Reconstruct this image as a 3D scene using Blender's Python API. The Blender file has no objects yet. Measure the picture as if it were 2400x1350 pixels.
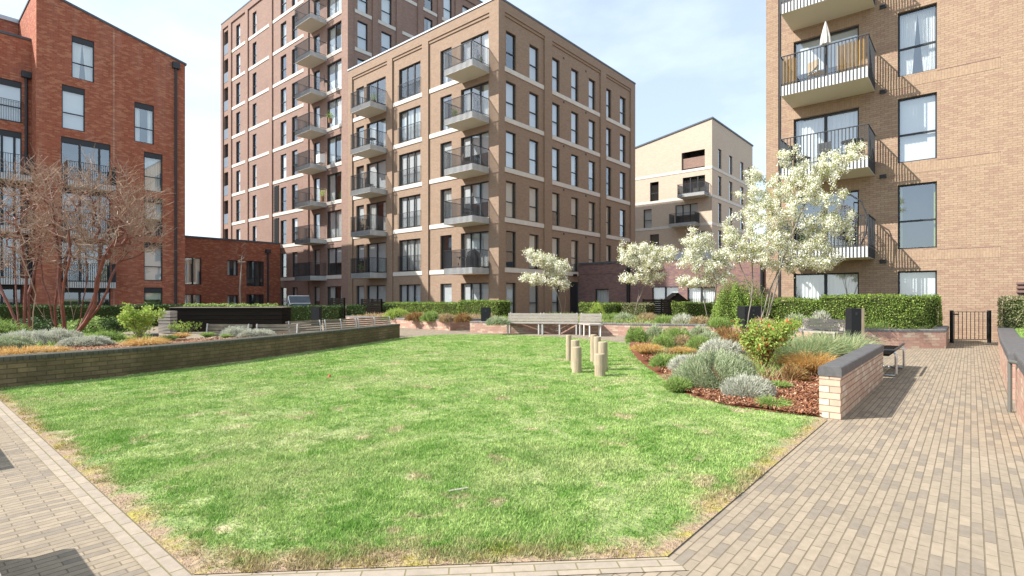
import bpy, math, random
import numpy as np
from mathutils import Vector
R = math.radians
random.seed(7); NPR = np.random.default_rng(11)
C = bpy.context.scene.collection
# ------------------------------------------------------------------ camera, world, sun, exposure
F, H, YH, TH = 1255.0, 1.4, 697.0, R(40.6)
sc = bpy.context.scene
cam = bpy.data.cameras.new('camera'); co = bpy.data.objects.new('camera', cam); C.objects.link(co)
co.location = (0, 0, H); co.rotation_euler = (R(90), 0, TH - R(90))
cam.sensor_width = 36; cam.lens = F / 2400 * 36; cam.shift_y = 22 / 2400; cam.clip_end = 3000; cam.clip_start = .05
sc.camera = co
SUN_EL = R(40); SUN_DIR = Vector((-.8 * math.cos(SUN_EL), .6 * math.cos(SUN_EL), math.sin(SUN_EL)))
w = bpy.data.worlds.new('World'); sc.world = w; w.use_nodes = True
nt = w.node_tree; nt.nodes.clear()
out = nt.nodes.new('ShaderNodeOutputWorld'); bg = nt.nodes.new('ShaderNodeBackground')
sky = nt.nodes.new('ShaderNodeTexSky'); sky.sky_type = 'NISHITA'; sky.sun_disc = False
sky.sun_elevation = SUN_EL; sky.sun_rotation = math.atan2(-.8, .6) % (2 * math.pi); sky.air_density = .9; sky.dust_density = 1.2
tc = nt.nodes.new('ShaderNodeTexCoord'); mp = nt.nodes.new('ShaderNodeMapping'); mp.inputs['Scale'].default_value = (1, 1, 2.6)
nz = nt.nodes.new('ShaderNodeTexNoise'); nz.inputs['Scale'].default_value = 1.7; nz.inputs['Detail'].default_value = 7; nz.inputs['Roughness'].default_value = .55
cr = nt.nodes.new('ShaderNodeValToRGB'); cr.color_ramp.elements[0].position = .38; cr.color_ramp.elements[0].color = (.42, .42, .42, 1)
cr.color_ramp.elements[1].position = .72; cr.color_ramp.elements[1].color = (.9, .9, .9, 1)
mx = nt.nodes.new('ShaderNodeMix'); mx.data_type = 'RGBA'; mx.inputs['B'].default_value = (6.3, 7.3, 8.1, 1)
nt.links.new(tc.outputs['Generated'], mp.inputs['Vector']); nt.links.new(mp.outputs['Vector'], nz.inputs['Vector'])
nt.links.new(nz.outputs['Fac'], cr.inputs['Fac']); nt.links.new(cr.outputs['Color'], mx.inputs['Factor'])
nt.links.new(sky.outputs['Color'], mx.inputs['A']); nt.links.new(mx.outputs['Result'], bg.inputs['Color'])
bg.inputs['Strength'].default_value = .11; nt.links.new(bg.outputs['Background'], out.inputs['Surface'])
sl = bpy.data.lights.new('sun', 'SUN'); sl.energy = 4.7; sl.angle = R(.5); sl.color = (1, .955, .89)
so = bpy.data.objects.new('sun', sl); C.objects.link(so); so.rotation_euler = (-SUN_DIR).to_track_quat('-Z', 'Y').to_euler(); so.location = (0, 0, 40)
sc.view_settings.view_transform = 'Standard'; sc.view_settings.look = 'None'; sc.view_settings.gamma = 1
sc.view_settings.use_curve_mapping = False; sc.view_settings.exposure = .88
sc.cycles.max_bounces = 6; sc.cycles.transparent_max_bounces = 12; sc.cycles.caustics_reflective = False; sc.cycles.caustics_refractive = False
# ------------------------------------------------------------------ survey helpers (pixel of the photograph -> place in the world)
fw = (math.cos(TH), math.sin(TH)); rt = (math.sin(TH), -math.cos(TH))
def dr(px): a = (px - 1200) / F; return (fw[0] + a * rt[0], fw[1] + a * rt[1])
def gp(px, py, z=0.): t = (H - z) * F / (py - YH); D = dr(px); return (t * D[0], t * D[1])
def at(px, t): D = dr(px); return (t * D[0], t * D[1])
def zt(py, t): return H + (YH - py) / F * t
def onx(px, x): D = dr(px); return x / D[0] * D[1]
def ony(px, y): D = dr(px); return y / D[1] * D[0]
def zx(px, py, x): return H + (YH - py) / F * x / dr(px)[0]
def zy(px, py, y): return H + (YH - py) / F * y / dr(px)[1]
# ------------------------------------------------------------------ mesh helpers
def mesh_obj(name, verts, faces, mats, parent=None, mi=None, smooth=False, uv=True):
    me = bpy.data.meshes.new(name); v = np.asarray(verts, dtype=np.float32)
    if parent is not None:
        off = np.zeros(3, dtype=np.float32); p = parent
        while p is not None: off += np.array(p.location, dtype=np.float32); p = p.parent
        v = v - off
    me.from_pydata(v.tolist(), [], faces)
    for m in (mats if isinstance(mats, (list, tuple)) else [mats]): me.materials.append(m)
    if mi is not None: me.polygons.foreach_set('material_index', mi)
    if smooth: me.polygons.foreach_set('use_smooth', [True] * len(me.polygons))
    if uv: box_uv(me, off if parent is not None else np.zeros(3))
    o = bpy.data.objects.new(name, me); C.objects.link(o)
    if parent is not None: o.parent = parent
    return o
def box_uv(me, off):
    n = len(me.loops)
    if n == 0: return
    co_ = np.empty(len(me.vertices) * 3, dtype=np.float32); me.vertices.foreach_get('co', co_); co_ = co_.reshape(-1, 3) + off
    lv = np.empty(n, dtype=np.int32); me.loops.foreach_get('vertex_index', lv)
    nf = len(me.polygons); ls = np.empty(nf, dtype=np.int32); lt = np.empty(nf, dtype=np.int32)
    me.polygons.foreach_get('loop_start', ls); me.polygons.foreach_get('loop_total', lt)
    nr = np.empty(nf * 3, dtype=np.float32); me.polygons.foreach_get('normal', nr); nr = nr.reshape(-1, 3)
    fi = np.repeat(np.arange(nf), lt); P = co_[lv]; N = nr[fi]
    hl = np.hypot(N[:, 0], N[:, 1]) + 1e-9; tx = -N[:, 1] / hl; ty = N[:, 0] / hl
    s = np.where(np.where(np.abs(tx) > np.abs(ty), tx, ty) < 0, -1, 1)
    u = (P[:, 0] * tx + P[:, 1] * ty) * s; vv = P[:, 2].copy()
    top = np.abs(N[:, 2]) > .7; u[top] = P[top, 0]; vv[top] = P[top, 1]
    uvl = me.uv_layers.new(name='UVMap'); uvl.data.foreach_set('uv', np.stack([u, vv], 1).astype(np.float32).ravel())
class MB:
    def __init__(s): s.v = []; s.f = []; s.m = []
    def quad(s, pts, m=0):
        i = len(s.v); s.v += [tuple(p) for p in pts]; s.f.append(tuple(range(i, i + len(pts)))); s.m.append(m)
    def box(s, x0, y0, z0, x1, y1, z1, m=0):
        if x0 > x1: x0, x1 = x1, x0
        if y0 > y1: y0, y1 = y1, y0
        if z0 > z1: z0, z1 = z1, z0
        i = len(s.v); s.v += [(x0,y0,z0),(x1,y0,z0),(x1,y1,z0),(x0,y1,z0),(x0,y0,z1),(x1,y0,z1),(x1,y1,z1),(x0,y1,z1)]
        for q in ((0,3,2,1),(4,5,6,7),(0,1,5,4),(1,2,6,5),(2,3,7,6),(3,0,4,7)): s.f.append(tuple(i + k for k in q)); s.m.append(m)
    def obox(s, p, d, w, l0, l1, z0, z1, m=0):   # box along direction d from p, width w across, l0..l1 along
        dx, dy = d; nx, ny = -dy, dx; i = len(s.v)
        for z in (z0, z1):
            for (l, q) in ((l0, w[0]), (l1, w[0]), (l1, w[1]), (l0, w[1])): s.v.append((p[0] + dx * l + nx * q, p[1] + dy * l + ny * q, z))
        for q in ((0,3,2,1),(4,5,6,7),(0,1,5,4),(1,2,6,5),(2,3,7,6),(3,0,4,7)): s.f.append(tuple(i + k for k in q)); s.m.append(m)
    def prism(s, poly, z0, z1, m=0, mt=None):
        i = len(s.v); n = len(poly); a = sum(poly[k][0] * poly[(k + 1) % n][1] - poly[(k + 1) % n][0] * poly[k][1] for k in range(n))
        if a < 0: poly = poly[::-1]
        s.v += [(x, y, z0) for x, y in poly] + [(x, y, z1) for x, y in poly]
        for k in range(n): j = (k + 1) % n; s.f.append((i + k, i + j, i + n + j, i + n + k)); s.m.append(m)
        s.f.append(tuple(range(i + n, i + 2 * n))); s.m.append(m if mt is None else mt); s.f.append(tuple(range(i + n - 1, i - 1, -1))); s.m.append(m)
    def tube(s, path, rad, n=8, m=0, cap=True):
        if not hasattr(rad, '__len__'): rad = [rad] * len(path)
        P = [Vector(p) for p in path]; i0 = len(s.v)
        for k, p in enumerate(P):
            d = (P[min(k + 1, len(P) - 1)] - P[max(k - 1, 0)]).normalized()
            a = Vector((0, 0, 1)) if abs(d.z) < .9 else Vector((1, 0, 0)); u = d.cross(a).normalized(); v = u.cross(d)
            for q in range(n): t = 2 * math.pi * q / n; s.v.append(tuple(p + (u * math.cos(t) + v * math.sin(t)) * rad[k]))
        for k in range(len(P) - 1):
            for q in range(n):
                a = i0 + k * n + q; b = i0 + k * n + (q + 1) % n; s.f.append((a, a + n, b + n, b)); s.m.append(m)
        if cap:
            s.f.append(tuple(range(i0, i0 + n))); s.m.append(m); s.f.append(tuple(range(i0 + len(P) * n - 1, i0 + (len(P) - 1) * n - 1, -1))); s.m.append(m)
    def build(s, name, mats, parent=None, smooth=False): return mesh_obj(name, s.v, s.f, mats, parent, s.m, smooth)
def empty(name, loc, label, cat, group=None):
    o = bpy.data.objects.new(name, None); C.objects.link(o); o.location = loc; o.empty_display_size = .2; tag(o, label, cat, group); return o
def tag(o, label, cat, group=None, kind=None):
    if label: o['label'] = label
    if cat: o['category'] = cat
    if group: o['group'] = group
    if kind: o['kind'] = kind
    return o
def struct(o): o['kind'] = 'structure'; return o
# ------------------------------------------------------------------ materials
def mat(name, col, rough=.8, spec=.3, metal=0, trans=0):
    m = bpy.data.materials.new(name); m.use_nodes = True; b = m.node_tree.nodes['Principled BSDF']
    b.inputs['Base Color'].default_value = (*col, 1); b.inputs['Roughness'].default_value = rough
    b.inputs['Specular IOR Level'].default_value = spec; b.inputs['Metallic'].default_value = metal
    return m
class N:   # tiny node builder
    def __init__(s, m): s.t = m.node_tree; s.b = s.t.nodes['Principled BSDF']
    def n(s, ty, **k):
        x = s.t.nodes.new('ShaderNode' + ty)
        for a, v in k.items():
            if hasattr(x, a) and not a[0].isupper(): setattr(x, a, v)
            else: x.inputs[a.replace('_', ' ')].default_value = v
        return x
    def l(s, a, b): s.t.links.new(a, b)
    def mix(s, f, a, b, mode='MIX'):
        x = s.t.nodes.new('ShaderNodeMix'); x.data_type = 'RGBA'; x.blend_type = mode
        for sock, val in (('Factor', f), ('A', a), ('B', b)):
            if hasattr(val, 'links'): s.l(val, x.inputs[sock])
            elif isinstance(val, (int, float)): x.inputs[sock].default_value = val
            else: x.inputs[sock].default_value = (*val, 1)
        return x.outputs['Result']
    def ramp(s, v, p0, p1):
        x = s.n('MapRange'); x.inputs['From Min'].default_value = p0; x.inputs['From Max'].default_value = p1; s.l(v, x.inputs['Value']); return x.outputs['Result']
    def noise(s, vec, scale, det=4, rough=.6):
        x = s.n('TexNoise', Scale=scale, Detail=det, Roughness=rough)
        if vec is not None: s.l(vec, x.inputs['Vector'])
        return x.outputs['Fac']
    def pos(s): return s.n('NewGeometry').outputs['Position']
    def math(s, op, a, b):
        x = s.n('Math', operation=op)
        for k, v in ((0, a), (1, b)):
            if hasattr(v, 'links'): s.l(v, x.inputs[k])
            else: x.inputs[k].default_value = v
        return x.outputs[0]
def brick(name, c1, c2, mortar, bw=.225, bh=.075, ms=.006, patch=.25, bump=.4, rot=0, third=None, moss=None, rough=.85, streak=.0):
    m = mat(name, c1, rough, .2); q = N(m); uv = q.n('TexCoord').outputs['UV']
    if rot: mpn = q.n('Mapping'); mpn.inputs['Rotation'].default_value = (0, 0, rot); q.l(uv, mpn.inputs['Vector']); uv = mpn.outputs['Vector']
    # slight wobble so that courses are not ruler straight
    b = q.n('TexBrick', Scale=1.0, Mortar_Size=ms, Mortar_Smooth=.3, Brick_Width=bw, Row_Height=bh); b.inputs['Bias'].default_value = 0
    b.inputs['Color1'].default_value = (*c1, 1); b.inputs['Color2'].default_value = (*c2, 1); b.inputs['Mortar'].default_value = (*mortar, 1)
    q.l(uv, b.inputs['Vector']); col = b.outputs['Color']
    if third:
        wn = q.n('TexBrick', Scale=1.0, Mortar_Size=0.0, Brick_Width=bw, Row_Height=bh); wn.inputs['Color1'].default_value = (0, 0, 0, 1); wn.inputs['Color2'].default_value = (1, 1, 1, 1)
        of = q.n('VectorMath', operation='ADD'); q.l(uv, of.inputs[0]); of.inputs[1].default_value = (bw * 2 * 31, bh * 2 * 17, 0); q.l(of.outputs[0], wn.inputs['Vector'])
        f = q.ramp(wn.outputs['Color'], .72, .8); f2 = q.math('MULTIPLY', f, q.math('SUBTRACT', 1.0, b.outputs['Fac'])); col = q.mix(f2, col, third)
    p = q.pos(); big = q.noise(p, .35, 5, .65); fine = q.noise(p, 14, 3)
    col = q.mix(q.math('MULTIPLY', q.ramp(big, .3, .75), patch), col, tuple(x * .72 for x in c2), 'MIX')
    v = q.n('HueSaturation'); q.l(col, v.inputs['Color']); q.l(q.math('ADD', q.math('MULTIPLY', fine, .5), .75), v.inputs['Value']); col = v.outputs['Color']
    if streak:
        mpn = q.n('Mapping'); mpn.inputs['Scale'].default_value = (1, 1, .12); q.l(p, mpn.inputs['Vector'])
        col = q.mix(q.math('MULTIPLY', q.ramp(q.noise(mpn.outputs['Vector'], 1.4, 5), .5, .8), streak), col, (.62, .55, .48))
    if moss: col = q.mix(q.math('MULTIPLY', q.ramp(q.noise(p, 1.6, 6, .7), .35, .62), .75), col, moss)
    q.l(col, q.b.inputs['Base Color'])
    if bump:
        bp = q.n('Bump', Strength=bump, Distance=.008); bp.invert = True; q.l(q.math('ADD', b.outputs['Fac'], q.math('MULTIPLY', fine, .4)), bp.inputs['Height']); q.l(bp.outputs['Normal'], q.b.inputs['Normal'])
    return m
def noisy(name, c1, c2, scale=6, rough=.85, det=5, bump=0, stretch=None, spec=.25):
    m = mat(name, c1, rough, spec); q = N(m); p = q.pos()
    if stretch: mpn = q.n('Mapping'); mpn.inputs['Scale'].default_value = stretch; q.l(p, mpn.inputs['Vector']); p = mpn.outputs['Vector']
    f = q.noise(p, scale, det, .65); q.l(q.mix(q.ramp(f, .3, .7), c1, c2), q.b.inputs['Base Color'])
    if bump: bp = q.n('Bump', Strength=bump, Distance=.01); q.l(f, bp.inputs['Height']); q.l(bp.outputs['Normal'], q.b.inputs['Normal'])
    return m
def leafmat(name, c1, c2, c3=None, trans=.35, rough=.6):
    m = mat(name, c1, rough, .25); q = N(m); g = q.n('NewGeometry'); r = g.outputs['Random Per Island']; nn = q.noise(g.outputs['Position'], 3.5, 3)
    col = q.mix(q.math('ADD', q.math('MULTIPLY', r, .6), q.math('MULTIPLY', q.ramp(nn, .35, .65), .4)), c1, c2)
    if c3: col = q.mix(q.math('GREATER_THAN', r, .86), col, c3)
    q.l(col, q.b.inputs['Base Color'])
    tr = q.n('BsdfTranslucent'); q.l(col, tr.inputs['Color']); ms = q.n('MixShader'); ms.inputs[0].default_value = trans
    q.l(q.b.outputs[0], ms.inputs[1]); q.l(tr.outputs[0], ms.inputs[2]); q.l(ms.outputs[0], q.t.nodes['Material Output'].inputs['Surface'])
    return m
M = {}
M['tan'] = brick('tan brick', (.32, .228, .162), (.275, .192, .138), (.275, .21, .16), patch=.2)
M['tower'] = brick('brown red brick', (.31, .205, .16), (.25, .16, .13), (.30, .225, .19), patch=.35)
M['red'] = brick('red brick', (.40, .122, .068), (.28, .085, .05), (.33, .185, .135), patch=.35, streak=.12, third=(.46, .19, .105))
M['buff'] = brick('buff brown brick', (.37, .265, .185), (.33, .23, .16), (.20, .14, .10), patch=.15, third=(.31, .205, .15))
M['buff_soldier'] = brick('buff soldier course', (.375, .27, .185), (.335, .235, .165), (.30, .20, .14), rot=R(90), patch=.2)
M['cream'] = brick('cream brick', (.56, .46, .36), (.50, .40, .31), (.52, .44, .36), patch=.15)
M['plum'] = brick('plum brick', (.25, .155, .13), (.19, .115, .105), (.22, .16, .14), patch=.4, third=(.16, .10, .12))
M['pink'] = brick('pink planter brick', (.50, .31, .235), (.40, .225, .175), (.36, .29, .24), patch=.2, third=(.54, .42, .31), bump=.8, ms=.007)
M['mossy'] = brick('mossy yellow brick', (.30, .225, .12), (.18, .13, .075), (.10, .08, .055), bw=.235, patch=.85, moss=(.075, .062, .03), bump=.8, ms=.007)
M['pale'] = brick('pale planter brick', (.60, .44, .32), (.50, .33, .25), (.24, .19, .15), patch=.1, third=(.64, .52, .40), bump=1, ms=.006)
M['paver'] = brick('clay paver', (.345, .28, .205), (.285, .232, .172), (.18, .142, .095), bw=.20, bh=.0571, ms=.0035, patch=.3, bump=.8, third=(.235, .197, .155), rough=.8)
M['paver_y'] = brick('clay paver border', (.37, .305, .235), (.32, .27, .215), (.20, .175, .09), bw=.22, bh=.0714, ms=.0045, patch=.12, bump=.7, rot=R(90), rough=.8)
M['paver_d'] = brick('clay paver diagonal', (.37, .305, .235), (.32, .27, .215), (.20, .175, .09), bw=.22, bh=.0714, ms=.0045, patch=.12, bump=.7, rot=R(45), rough=.8)
M['coping'] = noisy('grey coping brick', (.085, .083, .085), (.13, .127, .13), 9, .6, bump=.3)
M['coping_b'] = brick('grey coping course', (.15, .145, .15), (.22, .21, .21), (.10, .09, .09), bw=.075, bh=.5, ms=.005, patch=.1, bump=.6)
M['coping_m'] = brick('mossy dark coping', (.07, .068, .055), (.10, .095, .07), (.04, .04, .03), bw=.075, bh=.5, ms=.005, patch=.2, bump=.6)
M['stone'] = noisy('white stone band', (.64, .60, .54), (.55, .52, .47), 3, .8)
M['frame'] = mat('anthracite frame', (.022, .026, .032), .45, .4)
M['rail'] = mat('dark railing paint', (.03, .034, .04), .45, .4)
M['fascia'] = noisy('pale aluminium fascia', (.66, .66, .65), (.58, .58, .58), 2, .5)
M['fascia_d'] = noisy('slate grey fascia', (.13, .16, .20), (.16, .19, .23), 2, .5)
M['soffit'] = mat('cream soffit', (.62, .57, .45), .8)
M['roofm'] = noisy('dark grey roof metal', (.07, .085, .105), (.10, .12, .14), 2, .5)
M['roofl'] = noisy('pale grey roof metal', (.42, .46, .50), (.50, .53, .57), 1, .5)
M['blind'] = noisy('white blind', (.72, .73, .74), (.66, .68, .70), 2, .9)
M['curtain'] = mat('white curtain', (.74, .74, .72), .9)
M['curtain_y'] = mat('lime curtain', (.45, .50, .12), .9)
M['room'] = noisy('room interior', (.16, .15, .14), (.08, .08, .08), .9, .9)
M['black'] = mat('black paint', (.012, .013, .015), .55, .3)
M['wood_grey'] = noisy('weathered grey timber', (.30, .26, .23), (.42, .38, .34), 5, .8, stretch=(1, 1, 9), bump=.2)
M['wood_moss'] = noisy('weathered mossy timber', (.17, .145, .10), (.28, .24, .19), 5, .85, stretch=(1, 1, 6))
M['wood_dark'] = noisy('dark stained timber', (.008, .007, .006), (.016, .013, .011), 4, .85, spec=.05, stretch=(.4, .4, 10))
M['wood_post'] = noisy('pale round timber', (.46, .38, .27), (.30, .235, .155), 7, .85, stretch=(4, 4, .5), bump=.5)
M['steel'] = mat('brushed steel', (.62, .63, .64), .35, .5, .85)
M['dull_steel'] = mat('dull galvanised steel', (.13, .13, .115), .7, .3, 0)
M['steel_w'] = mat('pale steel', (.60, .59, .56), .5, .4, .1)
M['bark'] = noisy('pale grey bark', (.17, .145, .12), (.28, .245, .20), 12, .9, stretch=(3, 3, .5), bump=.3)
M['bark_red'] = noisy('peeling red bark', (.26, .068, .038), (.085, .038, .03), 7, .5, stretch=(2, 2, .8), bump=.4, spec=.5)
M['twig'] = noisy('pale brown twig', (.45, .33, .25), (.28, .185, .135), 2, .8)
M['petal'] = leafmat('white blossom', (.95, .94, .88), (.88, .88, .76), None, .3)
M['leaf_young'] = leafmat('young bronze green leaf', (.36, .44, .10), (.48, .42, .14), None, .4)
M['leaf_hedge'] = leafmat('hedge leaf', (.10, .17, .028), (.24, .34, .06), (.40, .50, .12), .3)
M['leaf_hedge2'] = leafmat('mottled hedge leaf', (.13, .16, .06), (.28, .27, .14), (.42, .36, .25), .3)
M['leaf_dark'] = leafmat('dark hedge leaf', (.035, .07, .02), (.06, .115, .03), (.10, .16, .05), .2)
M['leaf_lime'] = leafmat('lime green leaf', (.28, .40, .06), (.40, .50, .12), (.55, .60, .2), .4)
M['leaf_lime_red'] = leafmat('lime and red stemmed leaf', (.28, .42, .08), (.45, .52, .15), (.50, .15, .05), .4)
M['sage'] = leafmat('grey green foliage', (.29, .36, .19), (.45, .50, .31), (.56, .56, .42), .25)
M['silver'] = leafmat('silver foliage', (.45, .46, .37), (.60, .60, .50), None, .25)
M['greenf'] = leafmat('soft green foliage', (.18, .31, .06), (.33, .44, .13), (.46, .48, .22), .35)
M['teal'] = leafmat('blue green grass blades', (.27, .37, .17), (.43, .50, .28), (.62, .54, .32), .35)
M['straw'] = leafmat('straw coloured blades', (.52, .30, .08), (.62, .42, .16), (.70, .56, .32), .35)
M['tanb'] = leafmat('dry brown foliage', (.40, .27, .15), (.52, .40, .25), (.30, .32, .12), .25)
M['redb'] = leafmat('russet brown stems', (.26, .12, .05), (.42, .24, .10), (.34, .38, .12), .25)
M['core'] = mat('dark light blocking core', (.045, .055, .02), .95, 0)  # dark colour for added solid cores that block light inside hedges and shrubs
M['core_b'] = mat('brown light blocking core', (.11, .08, .045), .95, 0)  # browner dark colour for the same added cores inside shrubs
M['soil'] = noisy('planting soil', (.22, .12, .07), (.34, .21, .13), 18, .95, bump=.6)
M['umb'] = noisy('grey beige canvas', (.42, .40, .37), (.52, .50, .47), 4, .9)
M['wicker'] = noisy('brown wicker', (.07, .05, .04), (.13, .10, .08), 30, .8)
M['bamboo'] = noisy('bamboo screening', (.62, .42, .17), (.50, .31, .12), 12, .85, stretch=(6, 6, .3))
M['bluegrey'] = mat('blue grey shed boards', (.16, .22, .28), .7)
M['white'] = mat('white paint', (.78, .78, .77), .6)
M['red_p'] = mat('faded red plastic', (.5, .03, .03), .5)
# glass: a thin pane that mirrors part of the sky and lets the rest through
gm = mat('window glass', (.8, .85, .88)); q = N(gm); fr = q.n('LayerWeight', Blend=.5); gl = q.n('BsdfGlossy'); gl.inputs['Roughness'].default_value = .015
gl.inputs['Color'].default_value = (.86, .93, 1, 1); tr = q.n('BsdfTransparent'); tr.inputs['Color'].default_value = (.92, .95, .95, 1)
ms = q.n('MixShader'); q.l(q.math('ADD', q.math('MULTIPLY', q.math('POWER', fr.outputs['Facing'], 4.0), .75), .24), ms.inputs[0])
nz2 = q.noise(q.pos(), .55, 1); bpn = q.n('Bump', Strength=.03, Distance=.04); q.l(nz2, bpn.inputs['Height']); q.l(bpn.outputs['Normal'], gl.inputs['Normal'])
q.l(tr.outputs[0], ms.inputs[1]); q.l(gl.outputs[0], ms.inputs[2]); q.l(ms.outputs[0], q.t.nodes['Material Output'].inputs['Surface']); M['glass'] = gm
# lawn: one colour field shared by the turf sheet and its blades
def lawn_mat(name, blade):
    m = mat(name, (.1, .2, .03), .75, .2); q = N(m); p = q.pos(); sx = q.n('SeparateXYZ'); q.l(p, sx.inputs[0]); X, Y = sx.outputs[0], sx.outputs[1]
    a = q.noise(p, 2.3, 5, .7); b = q.noise(p, .6, 4, .6); c = q.noise(p, 26, 3, .7); cl = q.noise(p, 7.5, 4, .75)
    mpn = q.n('Mapping'); mpn.inputs['Rotation'].default_value = (0, 0, R(49)); mpn.inputs['Scale'].default_value = (.5, 2.2, 1); q.l(p, mpn.inputs['Vector']); s = q.noise(mpn.outputs['Vector'], .9, 4)
    g1, g2, dry, soil = (.17, .33, .06), (.38, .51, .17), (.60, .57, .33), (.42, .35, .19)
    if not blade: g1, g2, dry, soil = (.15, .23, .06), (.30, .35, .14), (.46, .41, .24), (.33, .235, .155)
    col = q.mix(q.ramp(q.math('ADD', q.math('MULTIPLY', a, .65), q.math('MULTIPLY', cl, .35)), .41, .57), g1, g2)
    col = q.mix(q.math('MULTIPLY', q.ramp(b, .48, .72), .45), col, dry); col = q.mix(q.math('MULTIPLY', q.ramp(s, .56, .72), .5), col, dry)
    pt = q.noise(p, 2.1, 3, .6); col = q.mix(q.math('MULTIPLY', q.ramp(pt, .60, .70), .75), col, (.54, .43, .29))
    d = q.math('MINIMUM', q.math('SUBTRACT', X, 1.0), q.math('MINIMUM', q.math('SUBTRACT', Y, 1.24), q.math('MULTIPLY', q.math('SUBTRACT', q.math('ADD', X, Y), 3.97), .45)))
    e = q.math('ADD', d, q.math('MULTIPLY', q.math('SUBTRACT', q.math('ADD', q.math('MULTIPLY', a, .6), q.math('MULTIPLY', cl, .4)), .5), -.9)); col = q.mix(q.ramp(e, .20, .02), col, soil)
    y = q.math('MULTIPLY', q.ramp(d, .16, .02), q.math('MULTIPLY', q.ramp(q.noise(p, 3.2, 5, .7), .50, .62), .8)); col = q.mix(y, col, (.34, .29, .05))
    v = q.n('HueSaturation'); q.l(col, v.inputs['Color'])
    r = q.n('NewGeometry').outputs['Random Per Island'] if blade else c
    q.l(q.math('ADD', q.math('MULTIPLY', r, .7 if blade else 1.3), .65 if blade else .35), v.inputs['Value']); col = v.outputs['Color']; q.l(col, q.b.inputs['Base Color'])
    if blade:
        tr = q.n('BsdfTranslucent'); q.l(col, tr.inputs['Color']); ms = q.n('MixShader'); ms.inputs[0].default_value = .3
        q.l(q.b.outputs[0], ms.inputs[1]); q.l(tr.outputs[0], ms.inputs[2]); q.l(ms.outputs[0], q.t.nodes['Material Output'].inputs['Surface'])
    else:
        bp = q.n('Bump', Strength=1, Distance=.03); q.l(c, bp.inputs['Height']); q.l(bp.outputs['Normal'], q.b.inputs['Normal'])
    return m
M['lawn'] = lawn_mat('lawn turf', False); M['blade'] = lawn_mat('grass blade', True)
M['sidegrass'] = noisy('side lawn turf', (.10, .22, .04), (.22, .34, .09), 9, .9, bump=.8)
M['mulch'] = noisy('bark mulch', (.24, .09, .045), (.14, .055, .032), 22, .9, bump=1)
M['chip'] = leafmat('bark chip', (.30, .125, .062), (.19, .08, .045), (.50, .34, .22), .0, .8)
M['farground'] = noisy('far ground', (.25, .23, .20), (.20, .18, .16), .3, .9)
# ------------------------------------------------------------------ facades, windows, balconies
class Fac:   # a wall plane facing -X ('X', u = -y) or -Y ('Y', u = x)
    def __init__(s, ax, c): s.ax = ax; s.c = c
    def P(s, u, z, o=0.): return (s.c - o, -u, z) if s.ax == 'X' else (u, s.c - o, z)
    def u(s, px): return -onx(px, s.c) if s.ax == 'X' else ony(px, s.c)
    def z(s, px, py): return zx(px, py, s.c) if s.ax == 'X' else zy(px, py, s.c)
    def rot(s): return (0, 0, R(-90) if s.ax == 'X' else 0)
    def box(s, mb, u0, z0, u1, z1, o0, o1, m=0):
        a = s.P(u0, z0, o0); b = s.P(u1, z1, o1); mb.box(*a, *b, m)
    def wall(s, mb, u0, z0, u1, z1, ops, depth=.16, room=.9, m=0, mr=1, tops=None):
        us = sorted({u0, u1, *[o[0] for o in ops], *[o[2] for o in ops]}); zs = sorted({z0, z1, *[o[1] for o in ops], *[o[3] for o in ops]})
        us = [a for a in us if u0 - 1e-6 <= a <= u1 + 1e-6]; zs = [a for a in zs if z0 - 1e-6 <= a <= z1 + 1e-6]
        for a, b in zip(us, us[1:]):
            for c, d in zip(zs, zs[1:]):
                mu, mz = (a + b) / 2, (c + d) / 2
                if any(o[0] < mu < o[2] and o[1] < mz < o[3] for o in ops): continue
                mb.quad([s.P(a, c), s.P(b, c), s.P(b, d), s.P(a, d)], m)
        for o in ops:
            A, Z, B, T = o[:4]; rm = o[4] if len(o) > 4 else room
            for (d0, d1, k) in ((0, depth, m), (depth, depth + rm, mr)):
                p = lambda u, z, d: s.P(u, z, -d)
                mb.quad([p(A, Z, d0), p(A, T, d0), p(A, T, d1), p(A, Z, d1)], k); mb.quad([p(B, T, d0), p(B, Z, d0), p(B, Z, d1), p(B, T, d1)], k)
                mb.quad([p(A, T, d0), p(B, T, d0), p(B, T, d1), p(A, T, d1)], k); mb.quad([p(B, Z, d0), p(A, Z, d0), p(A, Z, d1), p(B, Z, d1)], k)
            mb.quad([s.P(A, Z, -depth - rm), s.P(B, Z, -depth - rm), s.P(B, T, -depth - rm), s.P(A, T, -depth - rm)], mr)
MC = {}
def cached(key, fn):
    if key not in MC: MC[key] = fn()
    return MC[key]
def child(name, me, parent, loc=(0, 0, 0), rot=(0, 0, 0)):
    o = bpy.data.objects.new(name, me); C.objects.link(o); o.parent = parent; o.location = loc; o.rotation_euler = rot; return o
def as_mesh(mb, name, mats):
    o = mb.build(name, mats); me = o.data; bpy.data.objects.remove(o); return me
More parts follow.
